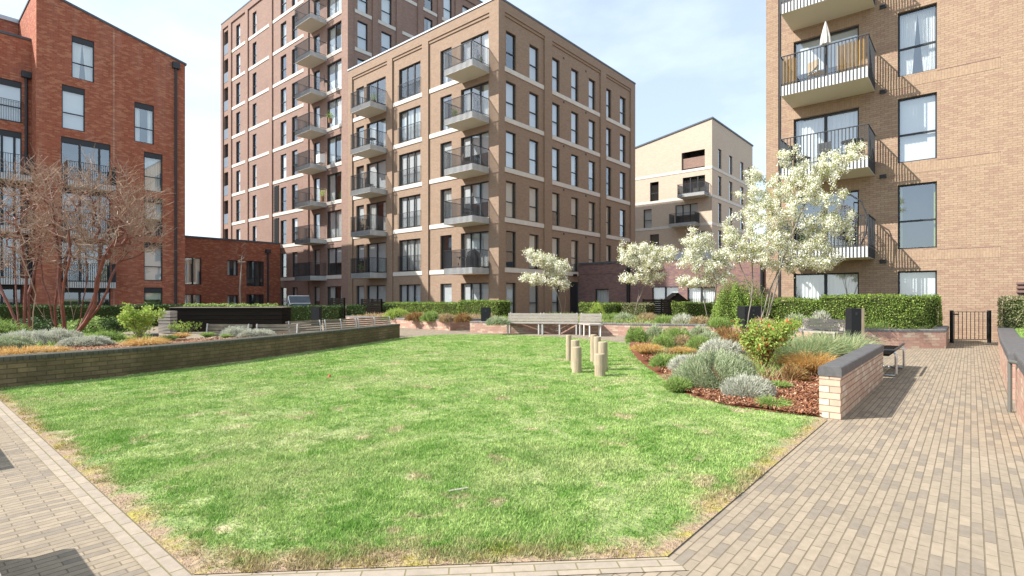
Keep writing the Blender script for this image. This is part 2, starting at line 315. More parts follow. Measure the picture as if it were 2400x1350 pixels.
def win_meshes(w, h, style, cover, seed):
    fb = MB(); t = .05; dp = .07
    fb.box(0, 0, 0, t, dp, h); fb.box(w - t, 0, 0, w, dp, h); fb.box(t, 0, 0, w - t, dp, t); fb.box(t, 0, h - t, w - t, dp, h)
    if style == 'split': fb.box(t, -.01, h * .42, w - t, dp - .01, h * .42 + .06)
    if style == 'double': fb.box(w / 2 - .05, -.01, t, w / 2 + .05, dp - .01, h - t)
    if style == 'triple':
        for k in (1, 2): fb.box(w * k / 3 - .05, -.01, t, w * k / 3 + .05, dp - .01, h - t)
    if style == 'head':
        fb.box(t, -.02, h - .34, w - t, dp - .01, h - t); fb.box(t, -.01, h * .36, w - t, dp - .01, h * .36 + .05)
    if style == 'head3':
        fb.box(t, -.02, h - .34, w - t, dp - .01, h - t)
        for k in (.37, .77): fb.box(w * k - .05, -.01, t, w * k + .05, dp - .01, h - .34)
    f = as_mesh(fb, 'window', M['frame'])
    pb = MB(); pb.quad([(t, .035, t), (w - t, .035, t), (w - t, .035, h - t), (t, .035, h - t)]); p = as_mesh(pb, 'pane', M['glass'])
    c = None; cb = MB(); rnd = random.Random(seed)
    def folds(x0, x1, z0, z1, m=0, y=.2):
        n = max(4, int((x1 - x0) / .035)); ph = rnd.random() * 6
        pts = [(x0 + (x1 - x0) * i / n, y + .022 * math.sin(i * 1.7 + ph) + .008 * math.sin(i * .6)) for i in range(n + 1)]
        for a, b in zip(pts, pts[1:]): cb.quad([(a[0], a[1], z0), (b[0], b[1], z0), (b[0], b[1], z1), (a[0], a[1], z1)], m)
    if cover == 'blind': cb.box(t, .13, t, w - t, .14, h - t); c = as_mesh(cb, 'blind', M['blind'])
    elif cover == 'half': cb.box(t, .13, h * .45, w - t, .14, h - t); c = as_mesh(cb, 'blind', M['blind'])
    elif cover == 'curtain': folds(t, w - t, .03, h - t); c = as_mesh(cb, 'curtain', M['curtain'])
    elif cover == 'sides': folds(t, w * .32, .03, h - t); folds(w * .72, w - t, .03, h - t); c = as_mesh(cb, 'curtain', M['curtain'])
    elif cover == 'lime': folds(t, w * .1, .03, h - t); folds(w * .9, w - t, .03, h - t); c = as_mesh(cb, 'curtain', M['curtain_y'])
    elif cover == 'gather':   # two sheer curtains drawn apart towards the sill
        for sgn in (0, 1):
            n = 26
            for i in range(n):
                a, b = i / n, (i + 1) / n
                def X(k, z):
                    wd = .5 if z else .34; x = t + (w / 2 - t) * (k * wd * 2 if True else k); return x if sgn == 0 else w - x
                y = .2 + .02 * math.sin(i * 1.9); y2 = .2 + .02 * math.sin((i + 1) * 1.9)
                cb.quad([(X(a, 0), y, .08), (X(b, 0), y2, .08), (X(b, 1), y2, h - t), (X(a, 1), y, h - t)])
        c = as_mesh(cb, 'curtain', M['curtain'])
    return f, p, c
def window(bld, fac, u0, z0, u1, z1, style='split', cover=None, depth=.11, seed=None):
    w, h = round(u1 - u0, 2), round(z1 - z0, 2)
    if cover is None: cover = random.choices(['blind', 'half', 'curtain', 'sides', 'none'], [4, 1.5, 2.5, 2, 2])[0]
    sd = random.randint(0, 2)
    f, p, c = cached((w, h, style, cover, sd), lambda: win_meshes(w, h, style, cover, sd))
    P = Vector(fac.P(u0, z0, -depth)) - Vector(bld.location)
    o = child('window', f, bld, P, fac.rot()); child('pane', p, o)
    if c: child('curtain' if 'curtain' in c.name else 'blind', c, o)
    return o
def win_door(bld, fac, u0, z0, u1, z1, style='double', cover=None, **k):
    o = window(bld, fac, u0, z0, u1, z1, style, cover, **k); o.name = 'balcony_door'; return o
def rail_mb(w, d, h0, h1, sp=.1, sides=(1, 1), t=.012):
    mb = MB(); n = int(w / sp)
    for i in range(n + 1): x = w * i / n; mb.box(x - t / 2, -d - .03, h0, x + t / 2, -d, h1)
    for sd, x in ((0, 0), (1, w)):
        if not sides[sd]: continue
        m = int(d / sp)
        for i in range(1, m): y = -d * i / m; mb.box(x - .015, y - t / 2, h0, x + .015, y + t / 2, h1)
        mb.box(x - .022, -d - .02, h1 - .012, x + .022, 0, h1 + .012); mb.box(x - .01, -d, .06, x + .01, 0, .085)
    mb.box(-.022, -d - .045, h1 - .012, w + .022, -d + .01, h1 + .012); mb.box(0, -d - .01, .06, w, -d + .01, .085)
    return mb
def balc_meshes(w, d, th, sp, side_dark, t):
    s = MB(); s.box(.03, -d + .03, -th + .04, w - .03, 0, -.03); sl_ = as_mesh(s, 'balcony', M['fascia'])
    s = MB(); s.box(.02, -d + .02, -th + .005, w - .02, 0, -th + .038); so_ = as_mesh(s, 'soffit', M['soffit'])
    s = MB(); s.box(.0, -d, -th, w, -d + .025, 0); s.box(.0, -d + .027, -th, .025, 0, 0, 1 if side_dark else 0); s.box(w - .025, -d + .027, -th, w, 0, 0, 1 if side_dark else 0)
    fa = as_mesh(s, 'fascia', [M['fascia'], M['fascia_d']])
    ra = as_mesh(rail_mb(w, d, -th + .01, 1.08, sp, (1, 1), t), 'railing', M['rail'])
    return sl_, so_, fa, ra
def balcony(bld, fac, u0, w, z, d=1.5, th=.36, sp=.1, side_dark=False, t=.016):
    ms_ = cached(('balc', round(w, 2), d, th, sp, side_dark), lambda: balc_meshes(w, d, th, sp, side_dark, t))
    o = child('balcony', ms_[0], bld, Vector(fac.P(u0, z, 0)) - Vector(bld.location), fac.rot())
    for nm, me in zip(('soffit', 'fascia', 'railing'), ms_[1:]): child(nm, me, o)
    return o
def juliet(bld, fac, u0, w, z, h=1.1):
    def mk():
        mb = MB(); n = int(w / .1)
        for i in range(n + 1): x = w * i / n; mb.box(x - .007, -.06, 0, x + .007, -.045, h)
        mb.box(-.02, -.07, h, w + .02, -.035, h + .025); mb.box(0, -.065, .03, w, -.04, .055); return as_mesh(mb, 'railing', M['rail'])
    return child('railing', cached(('jul', round(w, 2), h), mk), bld, Vector(fac.P(u0, z, 0)) - Vector(bld.location), fac.rot())
FL = 3.05
# ================= central tan block =================
def central_block():
    x0, y0, L1, L2, top = 23.7, 21.36, 16.05, 17.1, 19.25
    b = empty('apartment_building', (x0, y0, 0), 'tan brick six storey block with white stone bands and cantilevered balconies, in the middle', 'building')
    f1 = Fac('X', x0 + .12); f2 = Fac('Y', y0 + .12); rec1, rec2 = [], []
    wins = []
    for n in range(6):
        z = n * FL + (.2 if n else .08)
        for (a, c, st) in ((835, 853, 'single'), (859, 904, 'double'), (935, 985.5, 'triple'), (1032, 1058.5, 'single'), (1080, 1145, 'triple')):
            wins.append((f1, f1.u(a), z, f1.u(c), z + 2.22, st))
        for (a, c) in ((1186, 1209.5), (1241, 1262.7), (1293, 1312), (1339, 1356), (1380, 1395.6), (1418.7, 1432.7), (1453, 1466.5)):
            if n == 0 and a > 1330: continue
            if n == 0 and a == 1293: pass
            wins.append((f2, f2.u(a), z, f2.u(c), z + 2.22, 'split'))
    mb = MB(); f1.wall(mb, -(y0 + L1), 0, -(y0 + .12), top - .1, [w_[1:5] for w_ in wins if w_[0] is f1]); f2.wall(mb, x0 + .12, 0, x0 + L2, top - .1, [w_[1:5] for w_ in wins if w_[0] is f2])
    mb.quad([(x0 + L2, y0 + .12, 0), (x0 + L2, y0 + L1, 0), (x0 + L2, y0 + L1, top - .1), (x0 + L2, y0 + .12, top - .1)])
    mb.quad([(x0 + .12, y0 + L1, 0), (x0 + L2, y0 + L1, 0), (x0 + L2, y0 + L1, top - .1), (x0 + .12, y0 + L1, top - .1)])
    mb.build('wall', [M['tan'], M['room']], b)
    mb = MB(); mb.box(x0 - .03, y0 - .03, top, x0 + L2 + .03, y0 + L1, top + .12); mb.build('roof', M['roofm'], b)
    mb = MB(); mb.box(x0 - .05, y0 - .0, top + .02, x0 - .032, y0 + L1, top + .13); mb.build('roof_trim', M['roofl'], b)
    def pil(f, a, c, z0=0, z1=None, o=.12):
        mb = MB(); f.box(mb, a, z0, c, z1 or top - .6, -.0, o); mb.build('pilaster', M['tan'], b)
    y1 = -(y0 + L1)
    pil(f1, y1, f1.u(828)); pil(f1, f1.u(910), f1.u(922)); pil(f1, f1.u(992), f1.u(1006.5))
    mb = MB(); mb.box(x0, y0, 0, x0 + .55, y0 + .0 + (-f1.u(1150) - y0), top - .6); mb.build('corner_pier', M['tan'], b)
    cx = x0 + .55
    pil(f2, f2.u(1274), f2.u(1291)); pil(f2, f2.u(1405.5), f2.u(1418)); pil(f2, f2.u(1476), x0 + L2)
    mb = MB(); mb.box(x0, y0, top - .6, x0 + L2, y0 + L1, top); mb.build('parapet', M['tan'], b)
    mb = MB()   # thin second step below the frieze
    for a, c in ((828, 910), (922, 992), (1006.5, 1150)): f1.box(mb, f1.u(a), top - .78, f1.u(c), top - .602, 0, .06)
    f2.box(mb, cx, top - .78, f2.u(1274), top - .602, 0, .06); f2.box(mb, f2.u(1291), top - .78, f2.u(1405.5), top - .602, 0, .06); f2.box(mb, f2.u(1418), top - .78, f2.u(1476), top - .602, 0, .06)
    mb.build('corbel', M['tan'], b)
    for n in range(1, 6):
        z = n * FL
        for (f, a, c) in ((f1, f1.u(828), f1.u(910)), (f1, f1.u(922), f1.u(992)), (f1, f1.u(1006.5), f1.u(1150)), (f2, cx, f2.u(1274)), (f2, f2.u(1291), f2.u(1405.5)), (f2, f2.u(1418), f2.u(1476))):
            mb = MB(); f.box(mb, a, z - .12, c, z + .16, .0, .05); mb.build('stone_band', M['stone'], b)
    for (f, a, z, c, t, st) in wins:
        if st in ('double', 'triple'): o = win_door(b, f, a, z, c, t, st)
        elif st == 'split': window(b, f, a, z, c, t, st, random.choices(['blind', 'curtain', 'half', 'none'], [4, 2, 1.5, 1.5])[0])
        else: window(b, f, a, z, c, t, 'single')
        if f is f1 and abs(a - f1.u(935)) < .01 and z > 1: juliet(b, f1, a - .04, c - a + .08, z, 1.05)
    for n in range(1, 6):
        balcony(b, f1, -24.58, 2.43, n * FL + .12, 1.53); balcony(b, f1, -34.8, 2.4, n * FL + .12, 1.5, side_dark=False)
    for px in (1197, 1206): pass
    mb = MB()   # round vents in the shaded face
    for n in range(1, 7):
        for px in (1320, 1372): u = f2.u(px); f2.box(mb, u, n * FL - .35, u + .12, n * FL - .23, 0, .03)
    mb.build('vent', M['frame'], b)
    d = MB(); f2.box(d, f2.u(1336), .05, f2.u(1355), 2.5, .0, .05); d.build('entrance_door', M['frame'], b)
    d = MB(); u = f2.u(1342); f2.box(d, u, 2.9, u + .28, 3.05, 0, .22); d.build('wall_lamp', M['black'], b)
    return b
central_block()
# ================= tower =================
def tower():
    x0, y0, y1, top = 23.7, 37.42, 62.1, 31.1
    b = empty('tower_block', (x0, y0, 0), 'brown red brick ten storey tower behind the central block, with slit windows and balconies', 'building')
    f1 = Fac('X', x0 + .12); f2 = Fac('Y', y0 + .12); wins = []; logs = []
    for n in range(10):
        z = n * FL + (.2 if n else .08)
        for (a, c, st) in ((553.5, 563, 'split'), (592, 601, 'split'), (657.6, 671, 'split'), (684, 697, 'split'), (735, 749, 'single'), (766, 802, 'double')): wins.append((f1, f1.u(a), z, f1.u(c), z + 2.22, st))
        logs.append((f1.u(525.5), z, f1.u(536.6), z + 2.5, 1.6))
        if n > 4:
            for (a, c) in ((838, 862), (894, 918), (995, 1014), (1039.6, 1059), (1084, 1099)): wins.append((f2, f2.u(a), z, f2.u(c), z + 2.22, 'split'))
    mb = MB(); f1.wall(mb, -y1, 0, -(y0 + .12), top - .1, [w_[1:5] for w_ in wins if w_[0] is f1] + logs); f2.wall(mb, x0 + .12, 0, x0 + 17, top - .1, [w_[1:5] for w_ in wins if w_[0] is f2])
    mb.quad([(x0 + 17, y0 + .12, 0), (x0 + 17, y1, 0), (x0 + 17, y1, top - .1), (x0 + 17, y0 + .12, top - .1)]); mb.quad([(x0 + .12, y1, 0), (x0 + 17, y1, 0), (x0 + 17, y1, top - .1), (x0 + .12, y1, top - .1)])
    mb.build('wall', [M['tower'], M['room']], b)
    mb = MB(); mb.box(x0 - .03, y0 - .03, top, x0 + 17.03, y1 + .03, top + .12); mb.build('roof', M['roofm'], b)
    mb = MB(); mb.box(x0, y0, top - .6, x0 + 17, y1, top); mb.build('parapet', M['tower'], b)
    def pil(f, a, c):
        mb = MB(); f.box(mb, a, 0, c, top - .6, 0, .12); mb.build('pilaster', M['tower'], b)
    for (a, c) in ((519.5, 524.5), (537.5, 544), (577, 583), (633, 640), (714, 725)): pil(f1, f1.u(a), f1.u(c))
    mb = MB(); mb.box(x0, y0, 0, x0 + .5, -f1.u(803.5), top - .6); mb.build('corner_pier', M['tower'], b)
    for (a, c) in ((872, 884), (928, 941), (978, 990), (1025, 1034), (1066, 1078)): pil(f2, f2.u(a), f2.u(c))
    for n in range(1, 10):
        z = n * FL
        for (a, c) in ((544, 577), (583, 633), (640, 714), (725, 803.5)):
            mb = MB(); f1.box(mb, f1.u(a) + .02, z - .12, f1.u(c) - .02, z + .16, 0, .05); mb.build('stone_band', M['stone'], b)
        if n > 4:
            for (a, c) in ((831, 871), (885.6, 927), (942, 977), (991, 1024), (1035, 1065)):
                mb = MB(); f2.box(mb, max(f2.u(a), x0 + .52), z - .12, f2.u(c), z + .16, 0, .05); mb.build('stone_band', M['stone'], b)
        balcony(b, f1, f1.u(729) + .02, 2.5, z + .12, 1.45)
        mb = MB(); u0, u1 = f1.u(525.5), f1.u(536.6); f1.box(mb, u0, z + .2, u1, z + 1.25, -.02, .02); mb.build('railing', M['fascia_d'], b)
    for (f, a, z, c, t, st) in wins:
        if st == 'double': win_door(b, f, a, z, c, t, st)
        else: window(b, f, a, z, c, t, st)
    for n in (0, 1, 2, 3):   # perforated dark screen panels beside the slit windows
        mb = MB(); u0, u1 = f1.u(643), f1.u(654)
        for i in range(18):
            for j in range(4): 
                if (i + j) % 2 == 0: f1.box(mb, u0 + (u1 - u0) * j / 4, n * FL + .3 + i * .135, u0 + (u1 - u0) * (j + 1) / 4, n * FL + .43 + i * .135, .02, .06)
        f1.box(mb, u0, n * FL + .3, u1, n * FL + 2.75, .0, .015); mb.build('screen_panel', M['black'], b)
    return b
tower()
# ================= red brick building on the left =================
def red_block():
    yf, xe, xw = 39.5, 12.83, 5.4
    b = empty('red_brick_building', (xe, yf, 0), 'tall red brick building with sloping roof and black downpipe on the left', 'building')
    f = Fac('Y', yf); wins = []
    def W(px0, px1, t, bt, st, cov=None): c = (px0 + px1) / 2; wins.append((f.u(px0), f.z(c, bt), f.u(px1), f.z(c, t), st, cov))
    W(168, 221, 90, 187.5, 'head', 'gather'); W(145, 199, 203, 304.5, 'head', 'blind'); W(315, 361, 243, 335, 'head', 'sides')
    for (t, bt) in ((358.5, 449), (463, 553), (569, 658), (674, 725)): W(337.5, 381, t, bt, 'head' if bt != 725 else 'head', random.choice(['half', 'curtain', 'blind']))
    lev = []
    for k in range(4):
        zt_ = f.z(201, 329) - 2.87 * k; wins.append((f.u(143), zt_ - 2.6, f.u(259), zt_, 'head3', 'none')); lev.append(zt_ - 2.6)
    mb = MB(); zr = 16.8; sl_ = .25
    f.wall(mb, xw, 0, xe, zr, [w_[:4] for w_ in wins])
    mb.quad([(xw, yf, zr), (xe, yf, zr), (xw, yf, zr + sl_ * (xe - xw))])
    zl = zr + sl_ * (xe - xw); D = 20
    mb.quad([(xe, yf, 0), (xe, yf + D, 0), (xe, yf + D, zr), (xe, yf, zr)]); mb.quad([(xw, yf + D, 0), (xw, yf, 0), (xw, yf, zl), (xw, yf + D, zl)])
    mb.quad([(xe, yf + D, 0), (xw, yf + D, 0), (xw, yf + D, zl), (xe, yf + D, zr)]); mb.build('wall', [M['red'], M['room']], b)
    mb = MB(); i = 0
    mb.v += [(xw - .05, yf - .06, zl + .01), (xe + .08, yf - .06, zr - .03), (xe + .08, yf + D, zr - .03), (xw - .05, yf + D, zl + .01)]; mb.v += [(x, y, z + .12) for x, y, z in mb.v[:4]]
    for q_ in ((3, 2, 1, 0), (4, 5, 6, 7), (0, 1, 5, 4), (1, 2, 6, 5), (2, 3, 7, 6), (3, 0, 4, 7)): mb.f.append(q_); mb.m.append(0)
    mb.build('roof', M['roofm'], b)
    for (a, z, c, t, st, cov) in wins: window(b, f, a, z, c, t, st, cov, depth=.06)
    for z in lev[:3]: balcony(b, f, f.u(150), f.u(262) - f.u(150), z, .9, .34, t=.02)
    mb = MB(); x = f.u(411); mb.tube([(x, yf - .1, 0), (x, yf - .1, f.z(411, 160))], .075); dp = mb.build('downpipe', M['rail'], b)
    mb = MB(); mb.box(x - .2, yf - .26, f.z(411, 162), x + .2, yf - .01, f.z(411, 148)); mb.build('hopper', M['rail'], dp)
    mb = MB(); u = f.u(267); mb.box(u - .02, yf - .004, .1, u + .02, yf + .1, f.z(267, 71)); mb.build('movement_joint', M['pink'], b)
    # lower wing set back on the left
    g = Fac('Y', 41.1); zt2 = 16.15; w2 = []
    for k in range(5):
        t = g.z(25, 187) - 2.87 * k; w2.append((g.u(0) - .4, t - 2.35 - (.25 if k else 0), g.u(51), t))
        if k: pass
    w2 += [(a - 3.4, z, c - 3.4, t) for (a, z, c, t) in w2]
    mb = MB(); g.wall(mb, -4, 0, xw, zt2, w2); mb.quad([(-4, 41.1, 0), (-4, 60, 0), (-4, 60, zt2), (-4, 41.1, zt2)]); mb.quad([(-4, 41.1, zt2), (xw, 41.1, zt2), (xw, 45.5, zt2), (-4, 45.5, zt2)])
    mb.build('side_wing', [M['red'], M['room']], b)
    mb = MB(); mb.box(-4.05, 41.03, zt2, xw - .01, 45.4, zt2 + .13); mb.build('wing_roof', M['roofm'], b)
    mb = MB(); mb.box(-4, 45.5, zt2 - 1, xw - .02, 60, 18.6); mb.build('rear_wall', M['red'], b)
    mb = MB(); mb.box(-4.05, 45.4, 18.6, xw - .02, 60, 18.85); mb.build('rear_roof', M['roofl'], b)
    for k, (a, z, c, t) in enumerate(w2):
        window(b, g, a, z, c, t, 'head3' if k else 'head', random.choice(['none', 'sides', 'blind']), depth=.06)
        if k == 0 or k == 5: juliet(b, g, a - .05, c - a + .1, z, 1.2)
        else: balcony(b, g, a - .2, c - a + .5, z, 1.2, .34, t=.02)
    mb = MB(); x = g.u(61); mb.tube([(x, 41.0, 0), (x, 41.0, g.z(61, 180))], .07); dp = mb.build('downpipe', M['rail'], b)
    mb = MB(); mb.box(x - .22, 40.82, g.z(61, 184), x + .2, 41.08, g.z(61, 170)); mb.build('hopper', M['rail'], dp)
    return b
red_block()
# ================= two storey red link building =================
def red_link():
    yf = 48.5; x0, x1 = 12.9, 23.65
    b = empty('link_building', (x0, yf, 0), 'low two storey red brick link building between the red block and the tower', 'building')
    f = Fac('Y', yf); top = 6.3; ws = []
    for (a, c, t, bt, st) in ((433, 472, 604, 667, 'double'), (532.6, 557.8, 610, 646, 'single'), (577.6, 618.6, 612, 671, 'double'), (433, 472, 690, 730, 'double'), (532.6, 557.8, 692, 730, 'single'), (577.6, 618.6, 690, 733, 'double')):
        m_ = (a + c) / 2; ws.append((f.u(a), f.z(m_, bt), f.u(c), f.z(m_, t), st))
    mb = MB(); f.wall(mb, x0, 0, x1, top, [w_[:4] for w_ in ws]); mb.build('wall', [M['red'], M['room']], b)
    mb = MB(); mb.box(x0, yf - .06, top, x1, yf + 9, top + .14); mb.build('roof', M['roofm'], b)
    for (a, z, c, t, st) in ws: window(b, f, a, z, c, t, st, 'none' if a > f.u(570) else 'sides')
    mb = MB(); x = f.u(627); mb.tube([(x, yf - .1, 0), (x, yf - .1, 5.4)], .08); dp = mb.build('downpipe', M['rail'], b)
    mb = MB(); mb.box(x - .22, yf - .26, 5.4, x + .2, yf - .01, 5.75); mb.build('hopper', M['rail'], dp)
red_link()
# ================= single storey plum link =================
def plum_link():
    xf = 32.3; b = empty('plum_brick_building', (xf, 6.4, 0), 'single storey plum brick link building behind the small blossom trees', 'building')
    f = Fac('X', xf); top = 3.74; ws = []
    for (a, c, t, bt, st) in ((1395, 1427, 677, 737, 'single'), (1528, 1590, 672, 735, 'double'), (1611, 1676, 672, 735, 'double')):
        ws.append((f.u(a), .1, f.u(c), f.z((a + c) / 2, t), st))
    mb = MB(); f.wall(mb, -21.4, 0, -6.36, top, [w_[:4] for w_ in ws]); mb.quad([(xf, 6.36, top), (xf, 21.4, top), (xf + 8, 21.4, top), (xf + 8, 6.36, top)]); mb.build('wall', [M['plum'], M['room']], b)
    mb = MB(); f.box(mb, -21.3, top, f.u(1462), top + .12, -.5, .08); f.box(mb, f.u(1462) + .02, top, -6.37, top + .5, -.5, .06); mb.build('roof_trim', M['roofm'], b)
    mb = MB(); f.box(mb, -21.3, 3.05, f.u(1462), 3.12, 0, .04); mb.build('string_course', M['plum'], b)
    for (a, z, c, t, st) in ws: window(b, f, a, z, c, t, st, 'curtain', depth=.1)
    mb = MB(); mb.tube([(xf - .08, onx(1474, xf), 0), (xf - .08, onx(1474, xf), 3.4)], .12); mb.build('downpipe', M['black'], b)
    mb = MB(); mb.tube([(xf - .08, onx(1787, xf), 0), (xf - .08, onx(1787, xf), 3.4)], .1); mb.build('downpipe', M['black'], b)
plum_link()
# ================= cream building in the distance =================
def cream_block():
    x0, y0 = 58.7, 21.5; b = empty('cream_brick_building', (x0, y0, 0), 'pale cream brick building with angled roof in the distance, between the two nearest blocks', 'building')
    f1 = Fac('X', x0); f2 = Fac('Y', y0); t0 = 21.2; yl = 40; t1 = 21.2 - .185 * (yl - y0); ws = []
    z = lambda px, py: f1.z(px, py)
    zw = lambda X, Y: f1.z(1460 + X / 3.75, 240 + Y / 3.75)
    ox = lambda X: 1460 + X / 3.75
    for (X0, X1, T, B_, st) in ((175, 248, 482, 652, 'split'), (238, 314, 700, 872, 'split'), (180, 252, 940, 1112, 'split'), (238, 316, 1160, 1300, 'split')):
        m_ = (X0 + X1) / 2; ws.append((f1, f1.u(ox(X0)), zw(m_, B_), f1.u(ox(X1)), zw(m_, T), st))
    lg = [(f1.u(ox(515)), zw(620, 585), f1.u(ox(720)), zw(620, 405), 2.0)]
    ws += [(f1, f1.u(ox(525)), zw(620, 850), f1.u(ox(722)), zw(620, 650), 'triple'), (f1, f1.u(ox(460)), zw(560, 1060), f1.u(ox(655)), zw(560, 895), 'triple'), (f1, f1.u(ox(640)), zw(690, 1330), f1.u(ox(730)), zw(690, 1130), 'double')]
    for k in range(6):
        for (X0, X1, T) in ((838, 866, 412), (934, 962, 470), (1033, 1060, 525), (1102, 1126, 575)):
            zt_ = f2.z(ox((X0 + X1) / 2), 240 + T / 3.75) - 3.05 * k; ws.append((f2, f2.u(ox(X0)), zt_ - 2.2, f2.u(ox(X1)), zt_, 'single'))
    mb = MB(); f1.wall(mb, -yl, 0, -y0, t1, [w_[1:5] for w_ in ws if w_[0] is f1 and w_[4] < t1] + lg); f2.wall(mb, x0, 0, 73, t0 - .2, [w_[1:5] for w_ in ws if w_[0] is f2])
    mb.quad([(x0, yl, t1), (x0, y0, t1), (x0, y0, t0 - .2)]); mb.quad([(73, y0, 0), (73, yl, 0), (73, yl, t1), (73, y0, t0 - .2)]); mb.quad([(x0, yl, 0), (73, yl, 0), (73, yl, t1), (x0, yl, t1)])
    mb.build('wall', [M['cream'], M['room']], b)
    mb = MB(); mb.v += [(x0 - .1, yl, t1 - .02), (x0 - .1, y0 - .1, t0 - .22), (73.1, y0 - .1, t0 - .22), (73.1, yl, t1 - .02)]; mb.v += [(x, y, q_ + .16) for x, y, q_ in mb.v[:4]]
    for q_ in ((0, 1, 2, 3), (7, 6, 5, 4), (0, 4, 5, 1), (1, 5, 6, 2), (2, 6, 7, 3), (3, 7, 4, 0)): mb.f.append(q_); mb.m.append(0)
    mb.build('roof', M['roofm'], b)
    for zb in (15.8, 12.72, 9.65, 6.6):
        mb = MB(); f1.box(mb, -yl, zb - .3, -y0, zb, 0, .04); f2.box(mb, x0, zb - .3, 73, zb, 0, .04); mb.build('stone_band', M['stone'], b)
    for (f, a, z_, c, t, st) in ws: window(b, f, a, z_, c, t, st)
    a, z_, c, t, _ = lg[0]; mb = MB(); f1.box(mb, a, z_ + .2, c, z_ + 1.35, -.3, -.2); mb.build('loggia_parapet', M['tower'], b)
    balcony(b, f1, f1.u(ox(505)) + .3, 3.0, zw(620, 815), 1.5, .35); balcony(b, f1, f1.u(ox(455)), 2.9, zw(560, 1070), 1.5, .35)
cream_block()
# ================= buff block on the right =================
RTX = 23.3
def buff_block():
    x0, yN, yS, top = RTX, 6.34, -14, 19.2
    b = empty('buff_brick_building', (x0, yN, 0), 'buff brown brick block at the right edge with wide striped balconies, nearest to the camera', 'building')
    f = Fac('X', x0); n_ = 6; ws = []; du0, du1 = f.u(1860), f.u(2013); wu0, wu1 = f.u(2104), f.u(2196)
    for n in range(n_):
        z = n * FL + .05; ws.append((du0, z, du1, z + 2.27, 'double', {0: 'curtain', 1: 'none', 2: 'curtain', 3: 'half'}.get(n)))
        ws.append((wu0, z, wu1, z + 2.27, 'split', {0: 'blind', 1: 'lime', 2: 'blind', 3: 'gather'}.get(n)))
        ws.append((1.45, z, 2.6, z + 2.27, 'split', 'blind'))
    mb = MB(); rx = f.u(1831)
    f.wall(mb, rx, 0, -yS, top, [w_[:4] for w_ in ws]); f.wall(mb, -yN, 0, f.u(1824), top, [])
    # narrow vertical recess with a downpipe at the left of the balconies
    for (a, c) in ((f.u(1824), rx),): mb.quad([f.P(a, 0, -.15), f.P(c, 0, -.15), f.P(c, top, -.15), f.P(a, top, -.15)]); mb.quad([f.P(a, 0, 0), f.P(a, 0, -.15), f.P(a, top, -.15), f.P(a, top, 0)]); mb.quad([f.P(c, 0, -.15), f.P(c, 0, 0), f.P(c, top, 0), f.P(c, top, -.15)])
    mb.quad([(x0, yN, 0), (x0, yN, top), (x0 + 12, yN, top), (x0 + 12, yN, 0)]); mb.quad([(x0 + 12, yN, 0), (x0 + 12, yN, 14.5), (x0 + 40, yN, 14.5), (x0 + 40, yN, 0)])
    mb.quad([(x0 + 12, yN, 14), (x0 + 12, yS, 14), (x0 + 12, yS, top), (x0 + 12, yN, top)])
    mb.quad([(x0, yS, 0), (x0, yS, top), (x0 + 40, yS, top), (x0 + 40, yS, 0)]); mb.build('wall', [M['buff'], M['room']], b)
    mb = MB(); mb.box(x0 - .05, yS, top, x0 + 12, yN + .05, top + .12); mb.box(x0 + 12.02, yS, 14.5, x0 + 40, yN + .05, 14.62); mb.build('roof', M['roofm'], b)
    for n, (a, z, c, t, st, cov) in enumerate(ws): (win_door if st == 'double' else window)(b, f, a, z, c, t, st, cov)
    for n in range(1, n_):
        z = n * FL
        mb = MB(); f.box(mb, f.u(2055), z - .36, wu0 - .0, z - .02, 0, .006); f.box(mb, wu0, z - .36, wu1, z - .02, 0, .006); f.box(mb, wu1, z - .36, f.u(2345), z - .02, 0, .006); mb.build('soldier_course', M['buff_soldier'], b)
        mb = MB(); f.box(mb, wu1, z - .02, f.u(2345), z - .005, 0, .012); mb.build('course_line', M['plum'], b)
        mb = MB(); f.box(mb, f.u(1845), z - .72, f.u(2020), z - .38, 0, .006); mb.build('soldier_course', M['buff_soldier'], b)
        balcony(b, f, -5.36, 2.72, z + .08, 1.7, .36, .105, t=.026)
        mb = MB(); u = f.u(2062); f.box(mb, u, z - .42, u + .2, z - .36, 0, .05); f.box(mb, u, z - .345, u + .2, z - .29, 0, .05); mb.build('vent', M['frame'], b)
    mb = MB(); u = (f.u(1824) + rx) / 2; mb.tube([f.P(u, 0, -.06), f.P(u, top, -.06)], .045); mb.build('downpipe', M['rail'], b)
    mb = MB(); u = f.u(1850); f.box(mb, u - .03, 2.45, u + .03, 2.6, 0, .1); mb.tube([f.P(u, 2.55, .1), f.P(u + .22, 2.4, .32)], .05); mb.build('security_camera', M['black'], b)
    mb = MB(); u = f.u(2392)
    for k in range(3): f.box(mb, u - .1, 1.55 + k * .13, u + .12, 1.62 + k * .13, 0, .12)
    f.box(mb, u + .13, 1.5, u + .17, 1.95, 0, .12); mb.build('wall_light', M['plum'], b)
buff_block()
